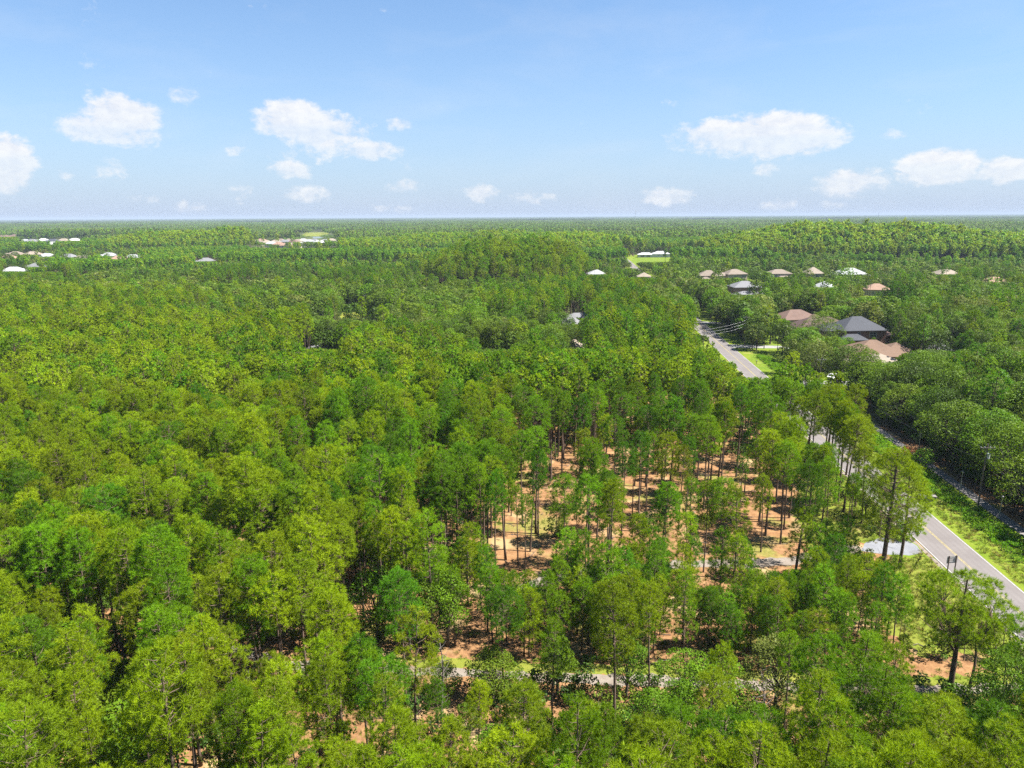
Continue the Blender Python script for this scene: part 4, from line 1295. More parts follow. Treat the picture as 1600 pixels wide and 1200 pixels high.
# ------------------------------------------------------------------ scattering
def make_gn(name, protos):
    col = bpy.data.collections.new(name + '_kinds')
    for i, me in enumerate(protos):
        o = bpy.data.objects.new('%s_%02d' % (name, i), me)
        col.objects.link(o)
    ng = bpy.data.node_groups.new(name, 'GeometryNodeTree')
    ng.interface.new_socket('Geometry', in_out='INPUT', socket_type='NodeSocketGeometry')
    ng.interface.new_socket('Geometry', in_out='OUTPUT', socket_type='NodeSocketGeometry')
    n = ng.nodes
    gi, go = n.new('NodeGroupInput'), n.new('NodeGroupOutput')
    ci = n.new('GeometryNodeCollectionInfo')
    ci.inputs['Collection'].default_value = col
    ci.inputs['Separate Children'].default_value = True
    ci.inputs['Reset Children'].default_value = True
    def attr(nm, ty):
        a = n.new('GeometryNodeInputNamedAttribute')
        a.data_type = ty
        a.inputs['Name'].default_value = nm
        return a.outputs['Attribute']
    er = n.new('FunctionNodeEulerToRotation')
    ng.links.new(attr('rot', 'FLOAT_VECTOR'), er.inputs[0])
    ip = n.new('GeometryNodeInstanceOnPoints')
    ip.inputs['Pick Instance'].default_value = True
    ng.links.new(gi.outputs[0], ip.inputs['Points'])
    ng.links.new(ci.outputs[0], ip.inputs['Instance'])
    ng.links.new(attr('kind_index', 'INT'), ip.inputs['Instance Index'])
    ng.links.new(er.outputs[0], ip.inputs['Rotation'])
    ng.links.new(attr('size', 'FLOAT_VECTOR'), ip.inputs['Scale'])
    ng.links.new(ip.outputs[0], go.inputs[0])
    return ng

def scatter(name, label, cat, protos, xyz, rot, size, idx):
    xyz = np.asarray(xyz, np.float32)
    me = bpy.data.meshes.new(name)
    me.vertices.add(len(xyz))
    me.vertices.foreach_set('co', xyz.ravel())
    for nm, ty, dat, key in (('rot', 'FLOAT_VECTOR', rot, 'vector'), ('size', 'FLOAT_VECTOR', size, 'vector'), ('kind_index', 'INT', idx, 'value')):
        a = me.attributes.new(nm, ty, 'POINT')
        a.data.foreach_set(key, np.asarray(dat, np.int32 if ty == 'INT' else np.float32).ravel())
    o = bpy.data.objects.new(name, me)
    C.objects.link(o)
    md = o.modifiers.new('scatter', 'NODES')
    md.node_group = make_gn(name, protos)
    tag(o, label, cat, None, 'stuff')
    return o

def in_poly(x, y, poly):
    inside = np.zeros(len(x), bool)
    n = len(poly)
    for i in range(n):
        x1, y1 = poly[i]
        x2, y2 = poly[(i + 1) % n]
        c = ((y1 > y) != (y2 > y)) & (x < (x2 - x1) * (y - y1) / (y2 - y1 + 1e-12) + x1)
        inside ^= c
    return inside

def near_line(x, y, line, d):
    m = np.zeros(len(x), bool)
    for (x1, y1), (x2, y2) in zip(line[:-1], line[1:]):
        l2 = (x2 - x1) ** 2 + (y2 - y1) ** 2
        t = np.clip(((x - x1) * (x2 - x1) + (y - y1) * (y2 - y1)) / l2, 0, 1)
        m |= np.hypot(x - x1 - t * (x2 - x1), y - y1 - t * (y2 - y1)) < d
    return m

def vnoise(x, y, s, seed=0):
    """smooth value noise for the make-up of the woods"""
    r = np.random.default_rng(seed)
    tab = r.uniform(0, 1, (256, 256))
    u, v = x / s + 1000, y / s + 1000
    i, j = np.floor(u).astype(int), np.floor(v).astype(int)
    f, g = u - i, v - j
    f, g = f * f * (3 - 2 * f), g * g * (3 - 2 * g)
    T = lambda a, b: tab[a % 256, b % 256]
    return T(i, j) * (1 - f) * (1 - g) + T(i + 1, j) * f * (1 - g) + T(i, j + 1) * (1 - f) * g + T(i + 1, j + 1) * f * g

def grid(x0, x1, y0, y1, s, jit=0.42):
    gx, gy = np.meshgrid(np.arange(x0, x1, s), np.arange(y0, y1, s))
    gx = gx + np.where((np.arange(gx.shape[0]) % 2)[:, None] == 0, 0, s / 2)
    return (gx + rng.uniform(-jit, jit, gx.shape) * s).ravel(), (gy + rng.uniform(-jit, jit, gy.shape) * s).ravel()

def fan(x, y, m=16.0):
    return (np.abs(x) < 0.78 * y + m) & (y > 16)

def road_d(x, y):
    return ((x - RD_X) - RD_S * (y - RD_Y)) / _rn

CLEAR = [G(*p) for p in [(770, 935), (735, 900), (790, 800), (820, 735), (950, 700), (1080, 700), (1180, 722), (1248, 750), (1256, 870), (1205, 918), (1000, 940)]]
FRONT = [G(*p) for p in [(735, 905), (770, 938), (1000, 942), (1205, 920), (1290, 900), (1352, 935), (1385, 985), (1440, 1030), (1440, 1060), (1300, 1060), (1000, 1052), (720, 1034), (640, 960)]]
MARGIN = [G(*p) for p in [(1252, 748), (1272, 712), (1302, 706), (1345, 760), (1425, 846), (1345, 850), (1266, 866), (1246, 806)]]
MEADOW = [G(*p) for p in [(1375, 890), (1440, 860), (1490, 897), (1590, 968), (1570, 1000), (1450, 1010), (1375, 975)]]
SOUTH = [G(*p) for p in [(560, 1052), (740, 1062), (1080, 1078), (1400, 1090), (1640, 1090), (1640, 1290), (1400, 1330), (620, 1330)]]
LANE = [G(*p) for p in [(1640, 1075), (1530, 1078), (1400, 1077), (1250, 1072), (1080, 1066), (900, 1060), (740, 1052), (560, 1043), (430, 1038), (330, 1000), (255, 955)]]
TRACK = [G(*p) for p in [(1440, 860), (1345, 855), (1240, 876), (1110, 880), (1030, 884), (940, 890), (860, 905), (790, 930)]]
PONDS = [[G(*p) for p in [(1352, 500), (1360, 486), (1400, 480), (1430, 485), (1428, 505), (1400, 513), (1368, 513)]], [G(*p) for p in [(525, 507), (530, 486), (585, 486), (583, 507)]],
         [G(*p) for p in [(985, 411), (992, 398), (1040, 398), (1105, 400), (1100, 408), (1030, 410)]], [G(*p) for p in [(466, 374), (478, 363), (516, 363), (512, 374)]]]
# open sight lines of the place: (pixel box, distance up to which nothing tall stands in it)
SIGHT += [(1300, 520, 1400, 552, 225), (1168, 430, 1190, 446, 500), (1330, 446, 1388, 466, 425),
         (985, 385, 1045, 410, 860), (972, 396, 990, 420, 640), (758, 510, 790, 548, 225), (534, 480, 584, 503, 330), (490, 512, 522, 546, 238), (464, 362, 518, 375, 1900), (392, 374, 526, 388, 1150), (30, 400, 90, 425, 560),
         (1094, 500, 1126, 524, 300), (1104, 514, 1150, 545, 262), (1130, 538, 1172, 566, 232), (1156, 556, 1186, 582, 212), (1166, 560, 1216, 590, 205), (1150, 538, 1202, 552, 250), (1276, 594, 1302, 606, 196),
         (1446, 800, 1600, 930, 100), (1480, 850, 1600, 960, 80), (1268, 668, 1292, 692, 135), (1345, 720, 1376, 740, 118), (1335, 655, 1420, 712, 150), (1448, 765, 1560, 840, 112),
         (1466, 862, 1504, 902, 84), (1400, 890, 1480, 990, 70), (1352, 842, 1430, 866, 92),
         (806, 745, 840, 890, 88), (856, 745, 878, 790, 105), (1010, 728, 1090, 800, 98), (1110, 880, 1146, 916, 80), (1196, 780, 1240, 890, 84),
         (715, 1042, 800, 1060, 58), (1455, 1000, 1525, 1084, 60), (1420, 900, 1560, 1000, 62), (1495, 1072, 1530, 1088, 56)]
KEEP = np.array(HOUSES)

def clear_of_things(x, y):
    ok = np.ones(len(x), bool)
    rd = road_d(x, y)
    ok &= ~((rd > -6.0) & (rd < 16.8) & (y < 240))
    ok &= ~((rd > -5.5) & (rd < 7.5) & (y >= 240) & (y < 990))
    for (hx, hy, hr) in KEEP:
        ok &= np.hypot(x - hx, y - hy) > hr * 0.92
    for p in PONDS:
        ok &= ~in_poly(x, y, p)
    ok &= ~near_line(x, y, LANE, 2.0)
    ok &= ~near_line(x, y, TRACK, 2.2)
    ok &= ~near_line(x, y, [off(262, 3), off(262, 26)], 3.5)
    ok &= ~near_line(x, y, [off(201, 3), off(202, 30), off(207, 46)], 4.0)
    for (px, py) in CARS:
        c = G(px, py)
        ok &= np.hypot(x - c[0], y - c[1]) > 4
    return ok

def sight_cap(x, y, h, crw):
    """tallest height each tree may have without closing an open sight line"""
    cap = np.full(len(x), 99.0)
    u, v, f = project(x, y, h * 0.72)
    rx = crw * 1.12 * FPX / f
    _, vt, _ = project(x, y, h)
    _, vb, _ = project(x, y, h * 0.12)
    for (x0, y0, x1, y1, D) in SIGHT:
        hit = (y < D) & (u + rx > x0) & (u - rx < x1) & (vt < y1) & (vb > y0)
        if not hit.any():
            continue
        d = ray((x0 + x1) / 2, y1)
        hz = CAM_H + y * d[2] / d[1]
        cap = np.where(hit, np.minimum(cap, hz), cap)
    # a few trees grow up in front of things all the same
    return np.where((y > 240) & (y < 1100) & (np.abs(road_d(x, y)) > 30) & (rng.uniform(0, 1, len(x)) < 0.045), 99.0, cap)

DOMES = [(*G(800, 446), 56, 0.95), (*G(300, 392), 95, 0.85), (*G(400, 390), 60, 0.4), (*G(860, 398), 110, 0.65), (*G(720, 392), 90, 0.5), (*G(1210, 402), 90, 0.55), (*G(1330, 400), 110, 0.6), (*G(1500, 402), 120, 0.5), (*G(560, 398), 90, 0.3), (*G(120, 384), 130, 0.5), (*G(690, 378), 160, 0.4)]
def dome(x, y):
    k = np.ones(len(x))
    for (dx, dy, rr, am) in DOMES:
        k += am * np.exp(-(((x - dx) ** 2 + ((y - dy) * 0.8) ** 2) / rr ** 2) ** 2.5)
    return k

trees = []     # dict rows gathered as arrays: species, x, y, height, tint
def gather(sp, x, y, h, tint, var):
    trees.append((np.full(len(x), sp), x, y, h, tint, var))

def tint_pick(n, p):
    return rng.choice(4, n, p=np.array(p) / sum(p))

HERO_XY = []
# ---- hero pines of the clearing and the roadside: base pixel, height, variant, tint
HERO = [(837, 834, 17.5, 5, 1), (841, 837, 15.5, 2, 2), (861, 750, 18, 0, 1), (878, 747, 17, 2, 2), (916, 850, 17, 4, 1), (919, 853, 15, 2, 2), (947, 890, 15, 5, 1), (951, 884, 13.5, 3, 1),
        (1030, 922, 15.5, 2, 1), (1033, 917, 14, 5, 2), (1078, 894, 14, 7, 1), (1099, 894, 13.5, 5, 0), (1126, 902, 14.5, 0, 1), (1147, 922, 15, 7, 0), (1034, 770, 18.5, 5, 2), (1045, 773, 18, 0, 2),
        (1089, 753, 17, 4, 2), (1075, 773, 15, 2, 1), (1099, 797, 16.5, 0, 1), (1120, 775, 18, 4, 0), (1125, 778, 17.5, 1, 1), (1186, 815, 16, 3, 0), (1212, 787, 16.5, 1, 0), (1221, 814, 17, 5, 0),
        (1233, 809, 17.5, 2, 0), (883, 895, 14.5, 4, 1), (775, 914, 16.5, 2, 2), (753, 909, 17, 0, 1), (790, 875, 17, 5, 1), (821, 900, 12, 7, 1), (833, 772, 18, 0, 1), (1020, 722, 18.5, 0, 2), (965, 722, 18, 4, 2),
        (992, 725, 17, 1, 1), (930, 735, 18, 1, 1), (905, 760, 17.5, 4, 2), (1060, 735, 18.5, 5, 2), (1150, 745, 18, 0, 2), (1180, 740, 17.5, 4, 1),
        (1266, 780, 19.5, 1, 0), (1282, 758, 19, 5, 0), (1287, 756, 18, 2, 1), (1303, 785, 18.5, 6, 0), (1309, 786, 17, 2, 1), (1322, 742, 18, 3, 0), (1195, 770, 18, 0, 1), (1255, 738, 18.5, 5, 1),
        (1318, 800, 17, 1, 0), (1336, 792, 16, 3, 0), (1296, 745, 18, 4, 0), (1246, 700, 18.5, 0, 1), (1262, 715, 18, 4, 0), (1228, 668, 18, 1, 0), (1215, 690, 18, 0, 1), (1346, 818, 13, 2, 0), (1290, 715, 18, 1, 0), (1312, 760, 16, 0, 1),
        (700, 880, 17, 4, 1), (730, 870, 17.5, 0, 2), (720, 915, 16, 2, 1), (735, 905, 17.5, 5, 1), (450, 880, 17.5, 0, 1), (452, 884, 16, 5, 2), (520, 868, 16, 3, 1), (478, 1040, 15, 6, 1), (545, 872, 15, 2, 1)]
hx, hy, hh, hv, ht = [], [], [], [], []
for (px, py, h, v, t) in HERO:
    q = G(px, py)
    hx.append(q[0]); hy.append(q[1]); hh.append(h); hv.append(v); ht.append(t)
HERO_XY = np.array(list(zip(hx, hy)))
BIG = [(1375, 922), (1405, 888), (1483, 1086), (1510, 1090)]
BIG_XY = np.array([G(*p) for p in BIG])
gather('pine', np.array(hx), np.array(hy), np.array(hh), np.array(ht), np.array(hv))

def off_heroes(x, y, d=3.0, db=5.5):
    ok = np.ones(len(x), bool)
    for (a, b) in HERO_XY:
        ok &= np.hypot(x - a, y - b) > d
    for (a, b) in BIG_XY:
        ok &= np.hypot(x - a, y - b) > db
    return ok

VCR = np.array([s['cr'] for s in PSPEC]) / 17.0
OH = np.array([s.get('H', 12.0) for s in OSPEC])
OCR = np.array([s['cr'] for s in OSPEC]) / OH

def pines(x, y, h, tints, vp=None):
    n = len(x)
    var = rng.choice(8, n, p=vp)
    cap = sight_cap(x, y, h, VCR[var] * h)
    h = np.minimum(h, cap)
    k = h > 5.5
    gather('pine', x[k], y[k], h[k], tints[k], var[k])
    # where a sight line cuts the pines short, low bushy growth takes their place
    k2 = (~k) & (h > 1.2)
    if k2.any():
        gather('bush', x[k2], y[k2], np.maximum(h[k2] * 0.9, 1.2), tints[k2], rng.integers(0, 6, k2.sum()))

def oaks(x, y, h, tints):
    n = len(x)
    var = rng.integers(0, 6, n)
    h = np.minimum(h, sight_cap(x, y, h, OCR[var] * h))
    k = h > 3.0
    gather('oak', x[k], y[k], h[k], tints[k], var[k])
    k2 = (~k) & (h > 1.0)
    if k2.any():
        gather('bush', x[k2], y[k2], h[k2], tints[k2], rng.integers(0, 6, k2.sum()))

# ---- the near stand
x, y = grid(-180, 130, 18, 250, 3.15)
rd = road_d(x, y)
m = fan(x, y) & clear_of_things(x, y) & off_heroes(x, y, 2.3) & (rd < -6.5)
m &= ~in_poly(x, y, CLEAR) & ~in_poly(x, y, FRONT) & ~in_poly(x, y, MEADOW) & ~in_poly(x, y, SOUTH)
m &= ~((y > 172) & (x / y > -0.28))                       # the stand ends here; mixed wood follows
strip_r = (rd > -24) & (y < 175)
m &= ~(strip_r & (rng.uniform(0, 1, len(x)) < 0.35))
gap = vnoise(x, y, 11, 4)
m &= ~((gap > 0.80) & (rng.uniform(0, 1, len(x)) < 0.75))
x, y, rd = x[m], y[m], rd[m]
h = rng.normal(16.8, 1.5, len(x)) + 2.0 * (vnoise(x, y, 26, 2) - 0.5)
h = np.where(y < 62, h - 1.6, h)
left = np.clip((-x / y - 0.12) / 0.35, 0, 1)  # more lime needles leftward: the yellowing of front light put into their colour
tn = np.where(rng.uniform(0, 1, len(x)) < 0.30 + 0.55 * left, tint_pick(len(x), (5, 1, 0.3, 2.2)), tint_pick(len(x), (1.0, 5, 3.6, 0.8)))
tn = np.where((y < 75) & (rng.uniform(0, 1, len(x)) < 0.5), tint_pick(len(x), (4, 2, 0.5, 3)), tn)
broad = (rng.uniform(0, 1, len(x)) < 0.07) & (y < 120)
pines(x[~broad], y[~broad], h[~broad], tn[~broad])
oaks(x[broad], y[broad], rng.uniform(6, 12, broad.sum()), tint_pick(broad.sum(), (1, 3, 4, 0)))
x, y = grid(-10, 60, 80, 150, 5.2)
m = in_poly(x, y, CLEAR) & clear_of_things(x, y) & off_heroes(x, y, 2.2) & (rng.uniform(0, 1, len(x)) < 0.70)
x, y = x[m], y[m]
pines(x, y, rng.normal(14.5, 2.2, len(x)), tint_pick(len(x), (2, 4, 2, 1)), np.array([1, 0, 3, 1, 1, 3, 0, 1]) / 10.0)
# ---- young pines in front of the clearing
x, y = grid(-20, 60, 55, 100, 2.15)
m = in_poly(x, y, FRONT) & clear_of_things(x, y) & off_heroes(x, y, 1.6, 3.5) & (rng.uniform(0, 1, len(x)) < 0.86)
x, y = x[m], y[m]
h = rng.normal(9.2, 1.5, len(x))
h = np.minimum(h, sight_cap(x, y, h, h * 0.2))
k = h > 2.2
gather('young', x[k], y[k], h[k], tint_pick(k.sum(), (1.6, 4, 2, 1)), rng.integers(0, 4, k.sum()))
# ---- thicket south of the lane
x, y = grid(-60, 60, 34, 66, 4.0)
m = in_poly(x, y, SOUTH) & clear_of_things(x, y) & off_heroes(x, y, 2, 3.5)
x, y = x[m], y[m]
s = rng.uniform(0, 1, len(x))
k = s < 0.42
pines(x[k], y[k], rng.normal(14.0, 1.8, k.sum()), tint_pick(k.sum(), (3, 3, 1, 2)))
k = (s >= 0.42) & (s < 0.80)
oaks(x[k], y[k], rng.uniform(4.0, 8.5, k.sum()), tint_pick(k.sum(), (1.2, 4, 4, 0.3)))
# a few broadleaf saplings and scrub in the stand
for (px, py, h, t) in [(700, 1010, 9, 2), (640, 1030, 9.5, 1), (590, 1000, 8.5, 2), (770, 1100, 6, 1), (1560, 1130, 7.5, 2), (1590, 1105, 7, 2), (1530, 1180, 8, 2), (60, 1060, 11, 2), (120, 1010, 10, 2), (330, 985, 8, 1), (1440, 740, 5.0, 2), (1425, 765, 4.5, 2)]:
    q = G(px, py)
    gather('oak', np.array([q[0]]), np.array([q[1]]), np.array([float(h)]), np.array([t]), np.array([rng.integers(0, 6)]))
for (px, py, h, t, v) in [(1183, 541, 12, 0, 2), (1203, 538, 12.5, 1, 5), (1222, 552, 11, 0, 3), (1160, 520, 12, 0, 5), (1140, 508, 11, 1, 0), (1172, 530, 11.5, 0, 4), (1236, 585, 10.5, 3, 0), (1275, 602, 12, 3, 2), (1258, 594, 11.5, 1, 5),
                        (1298, 588, 8.5, 2, 1), (1290, 470, 11, 1, 2), (1255, 480, 9, 3, 2), (1320, 478, 11, 3, 5), (1340, 486, 10, 3, 0), (1320, 445, 12, 2, 0), (1230, 462, 12, 0, 5), (1180, 470, 11, 0, 0), (1310, 606, 12, 0, 5), (1330, 612, 12.5, 0, 2), (1345, 622, 13, 1, 0), (1130, 440, 10, 3, 5), (1245, 440, 10, 1, 0)]:
    q = G(px, py)
    gather('oak', np.array([q[0]]), np.array([q[1]]), np.array([float(h)]), np.array([t]), np.array([v]))
for (px, py, h) in [(1374, 514, 18), (1386, 516, 21), (1396, 513, 20), (1404, 517, 19), (1415, 511, 20), (1368, 509, 15), (1430, 514, 17), (1358, 468, 17), (1045, 520, 16), (1010, 520, 17)]:
    q = G(px, py)
    gather('pine', np.array([q[0]]), np.array([q[1]]), np.array([float(h)]), np.array([2]), np.array([rng.integers(0, 8)]))
# ---- wood to the right of the path
x, y = grid(60, 320, 40, 245, 4.9)
rd = road_d(x, y)
m = fan(x, y, 24) & clear_of_things(x, y) & (rd > 16.9) & (y < 235)
x, y, rd = x[m], y[m], rd[m]
s = rng.uniform(0, 1, len(x))
edge = rd < 26
k = (s < 0.72) | edge
oaks(x[k], y[k], np.where(edge[k], rng.uniform(9.5, 13.5, k.sum()), rng.uniform(10, 15.5, k.sum())), tint_pick(k.sum(), (2.2, 4.4, 2.0, 1.2)))
pines(x[~k], y[~k], rng.normal(16, 1.6, (~k).sum()), tint_pick((~k).sum(), (0.6, 3, 3, 1)))
# ---- mixed wood behind the stand, and the estate trees
x, y = grid(-330, 330, 160, 400, 4.1)
rd = road_d(x, y)
m = fan(x, y, 24) & clear_of_things(x, y)
m &= ((y > 250) & (x / y <= -0.28)) | ((y > 172) & (x / y > -0.28) & (rd < -6)) | ((rd > 8) & (y > 235))
x, y, rd = x[m], y[m], rd[m]
est = (rd > 8)
oakp = np.where(est, 0.74, 0.14 + 0.76 * (vnoise(x, y, 42, 7) > 0.47))
oakp = np.where((x / y < -0.3) & (y < 330), oakp * 0.3, oakp)
gx_, gy_ = G(470, 525)
grove = np.hypot((x - gx_) / 48, (y - gy_) / 55) < 1
gx2, gy2 = G(600, 480)
grove |= np.hypot((x - gx2) / 45, (y - gy2) / 40) < 1
oakp = np.where(grove, 0.88, oakp)
k = rng.uniform(0, 1, len(x)) < oakp
thin = ~(est & (rng.uniform(0, 1, len(x)) < 0.25))
kt = k & thin
oaks(x[kt], y[kt], rng.uniform(8.5, 15, kt.sum()), np.where(grove[kt], tint_pick(kt.sum(), (6, 2, 0.2, 0.3)), tint_pick(kt.sum(), (3.2, 3.6, 1.6, 1.6))))
lf = np.clip((-x / y - 0.1) / 0.3, 0, 1)  # front-lit yellowing on the left, again carried by the choice of tint
tn = np.where(rng.uniform(0, 1, len(x)) < 0.25 + 0.5 * lf, tint_pick(len(x), (4, 2, 0.5, 2)), tint_pick(len(x), (1.2, 4, 3, 1)))
k &= thin
k2 = ~k & thin
dm2 = dome(x, y)
tn = np.where(dm2 > 1.15, tint_pick(len(x), (2.4, 4.2, 0.4, 2.8)), tn)
pines(x[k2], y[k2], rng.normal(16.0, 1.6, k2.sum()) * dm2[k2], tn[k2])
# ---- distant wood of single trees: tall pine stands with sharp fronts between low broadleaf scrub
x, y = grid(-960, 960, 400, 1180, 4.8)
m = fan(x, y, 24) & clear_of_things(x, y)
x, y = x[m], y[m]
nz = vnoise(x, y, 120, 12) * 0.7 + vnoise(x, y, 38, 13) * 0.3
dm = dome(x, y)
stand = (nz > 0.54) | (dm > 1.12)
rim = (np.abs(nz - 0.54) < 0.018) & (dm < 1.12) | ((dm > 1.07) & (dm < 1.12))
u_ = rng.uniform(0, 1, len(x))
est2 = (road_d(x, y) > 8) & (x / y < 0.60) & (y < 590)
stand &= ~est2
k = np.where(est2, (u_ > 0.35) & (u_ < 0.95), np.where(stand, u_ < 0.05, u_ < 0.84)) & ~(rim & (u_ < 0.5))
hz = 0.80 + 0.40 * vnoise(x, y, 75, 21)
oaks(x[k], y[k], rng.uniform(5.5, 11.0, k.sum()) * hz[k], np.where(vnoise(x, y, 28, 24)[k] > 0.5, tint_pick(k.sum(), (4.5, 3, 0.3, 0.8)), tint_pick(k.sum(), (1.2, 4.4, 1.2, 2))))
q = ~k & ~(rim & (u_ < 0.75)) & ~(est2 & (u_ <= 0.35))
tn = np.where(dm[q] > 1.12, tint_pick(q.sum(), (2.4, 4.2, 0.4, 2.8)), np.where(vnoise(x, y, 55, 25)[q] > 0.5, tint_pick(q.sum(), (1.0, 5, 2.0, 1.0)), tint_pick(q.sum(), (0.3, 2.6, 5, 0.4))))
pines(x[q], y[q], rng.normal(15.5, 1.1, q.sum()) * dm[q] * np.where(stand[q], 1.0, 0.8) * (0.88 + 0.24 * vnoise(x, y, 160, 22)[q]), tn)

SP = np.concatenate([t[0] for t in trees])
TX, TY, TH = (np.concatenate([t[i] for t in trees]).astype(float) for i in (1, 2, 3))
TT, TV = (np.concatenate([t[i] for t in trees]).astype(int) for i in (4, 5))
U, Vv, FF = project(TX, TY, TH * 0.75)
inframe = (U > -60) & (U < 1660) & (Vv < 1290) & (Vv > 300) & (FF > 5)
ROT = rng.uniform(0, 2 * math.pi, len(TX))
LEAN = rng.normal(0, 0.022, (len(TX), 2))
WID = rng.uniform(0.84, 1.14, len(TX))
WID = np.where(SP == 'oak', WID * 1.15, WID)

TINTW = dict(pine=['lime green', 'mid green', 'deep green', 'olive'], oak=['dark green', 'green', 'bright green', 'greyish green'])
def place_word(u, v):
    col = ['at the left edge', 'in the left quarter', 'left of centre', 'right of centre', 'in the right quarter', 'at the right edge'][int(np.clip(u // 267, 0, 5))]
    if u > 1250 and 560 < v < 880:
        row = 'beside the road'
    else:
        row = ['behind the stand', 'back of the stand', 'mid stand', 'beside the clearing', 'below the clearing', 'along the dirt lane', 'at the bottom edge'][int(np.searchsorted([600, 690, 780, 880, 980, 1080], v))]
    return row, col

def singled(ids, words):
    """labels for look-alikes in one place are told apart by their order from the left"""
    lb = {}
    for i in ids:
        r_, c_ = place_word(U[i], Vv[i])
        lb.setdefault('%s, %s, %s' % (words(i), r_, c_), []).append(i)
    out = {}
    for k, v in lb.items():
        v = sorted(v, key=lambda q: U[q])
        n = len(v)
        for j, q in enumerate(v):
            if n == 1:
                out[q] = k
            elif n <= 3:
                out[q] = k + ', ' + (['left one', 'right one'] if n == 2 else ['left one', 'middle one', 'right one'])[j]
            else:
                out[q] = k + ', %s from left' % ORD[min(j, 18)]
    return out

def place_tree(kind, i, protos, tint_mat, label, group, cat, H0, names):
    root = bpy.data.objects.new(kind, None)
    C.objects.link(root)
    root.empty_display_size = 0.5
    s = TH[i] / H0
    root.location = (TX[i], TY[i], -0.03)
    root.rotation_euler = (LEAN[i, 0], LEAN[i, 1], ROT[i])
    root.scale = (s * WID[i], s * WID[i], s)
    tag(root, label, cat, group)
    for nm, me in zip(names, protos[:3]):
        o = bpy.data.objects.new(nm, me)
        C.objects.link(o)
        o.parent = root
        if nm == 'branches':
            o['kind'] = 'stuff'
        if nm == 'crown':
            o.material_slots[0].link = 'OBJECT'
            o.material_slots[0].material = tint_mat
    return root

used = np.zeros(len(TX), bool)
def individuals(sp, limit, maxd):
    c = np.where((SP == sp) & inframe & (TY < maxd))[0]
    score = TH[c] / FF[c]
    c = c[np.argsort(-score)][:limit]
    used[c] = True
    return c
sized = lambda h, a, b: 'short' if h < a else ('tall' if h > b else 'medium-height')
ids = individuals('pine', 300, 150)
LB = singled(ids, lambda i: '%s %s pine, %s crown' % (sized(TH[i], 14.5, 17.6), TINTW['pine'][TT[i]], CROWN_WORD[TV[i]]))
for i in ids:
    place_tree('pine_tree', i, PINE0[TV[i]], PINE_TINT[TT[i]], LB[i], 'tall pines of the near stand', 'pine tree', 17.0, ('trunk', 'branches', 'crown'))
YW = ['bushy', 'slender', 'wide', 'thin']
ids = individuals('young', 300, 150)
LB = singled(ids, lambda i: '%s %s young pine, %s' % (YW[TV[i]], TINTW['pine'][TT[i]], sized(TH[i], 8.2, 10.2)))
for i in ids:
    place_tree('young_pine_tree', i, YOUNG0[TV[i]], PINE_TINT[TT[i]], LB[i], 'young pines in front of the clearing', 'pine tree', 9.0, ('trunk', 'branches', 'crown'))
OW = ['round', 'small-crowned', 'wide-spreading', 'high-crowned', 'upright', 'heavy-crowned']
ids = individuals('oak', 300, 330)
LB = singled(ids, lambda i: '%s %s %s broadleaf tree' % (sized(TH[i], 7.5, 11.5), OW[TV[i]], TINTW['oak'][TT[i]]))
for i in ids:
    place_tree('broadleaf_tree', i, OAK0[TV[i]], OAK_TINT[TT[i]], LB[i], 'broadleaf trees near the stand and the road', 'tree', OH[TV[i]], ('trunk', 'branches', 'crown'))

# ---- the four big roadside pines, each of its own build
def big_pine(px, py, label, tint, **kw):
    (tv, tt), (bv, bt), (cv, ct) = pine(**kw)
    q = G(px, py)
    root = empty('pine_tree', (q[0], q[1], -0.03))
    tag(root, label, 'pine tree')
    for nm, v, t, mt, sm in (('trunk', tv, tt, M_BARK, True), ('branches', bv, bt, M_BARK, True), ('crown', cv, ct, PINE_TINT[tint], False)):
        o = bpy.data.objects.new(nm, tri_mesh('big_' + nm, v, t, (mt,), smooth=sm))
        C.objects.link(o)
        o.parent = root
big_pine(1375, 922, 'tallest roadside pine with thick straight trunk beside the white concrete apron', 0, seed=31, H=19.5, cb=0.40, cr=5.0, clumps=125, per=13, rc=0.95, r0=0.36, dead=14)
big_pine(1405, 888, 'second pine close behind the thick-trunked roadside pine', 0, seed=32, H=15.0, cb=0.34, cr=3.6, clumps=72, r0=0.24, dead=8)
big_pine(1483, 1086, 'broad forked pine with heavy dark trunk standing by the dirt lane', 0, seed=33, H=13.4, cb=0.50, cr=5.4, clumps=110, per=13, rc=0.85, r0=0.31, dead=12, fork=3, skew=0.6)
big_pine(1510, 1090, 'thin leaning pine just right of the forked pine', 3, seed=34, H=10.0, cb=0.6, cr=2.6, clumps=30, r0=0.17, dead=6, wob=1.2)

M_SNAG = plain('weathered_snag', (0.12, 0.105, 0.092), 0.9, 0.25, 4.0, 0.1)
def snag(px, py, h, label, seed):
    (tv, tt), (bv, bt), _ = pine(seed, H=h, cb=0.45, cr=1.9, clumps=26, r0=0.12, dead=16, wob=0.5)
    q = G(px, py)
    root = empty('dead_tree', (q[0], q[1], -0.03))
    tag(root, label, 'dead tree', 'bare snags in the woods')
    for nm, v, t in (('trunk', tv, tt), ('branches', bv, bt)):
        o = bpy.data.objects.new(nm, tri_mesh('snag_' + nm, v, t, (M_SNAG,), smooth=True))
        C.objects.link(o)
        o.parent = root
        if nm == 'branches':
            o['kind'] = 'stuff'
for (px, py, h, lb) in [(120, 1010, 14, 'bare grey snag among lime pines near the left edge'), (400, 1140, 11, 'bare grey snag left of centre near the bottom edge'), (1188, 1215, 11, 'bare grey snag low down right of centre'), (1545, 1015, 7, 'bare grey snag behind the forked pine'), (345, 800, 15, 'bare grey snag in a dark gap of the left stand'), (690, 1130, 10, 'slim bare snag south of the dirt lane')]:
    snag(px, py, h, lb, int(px))

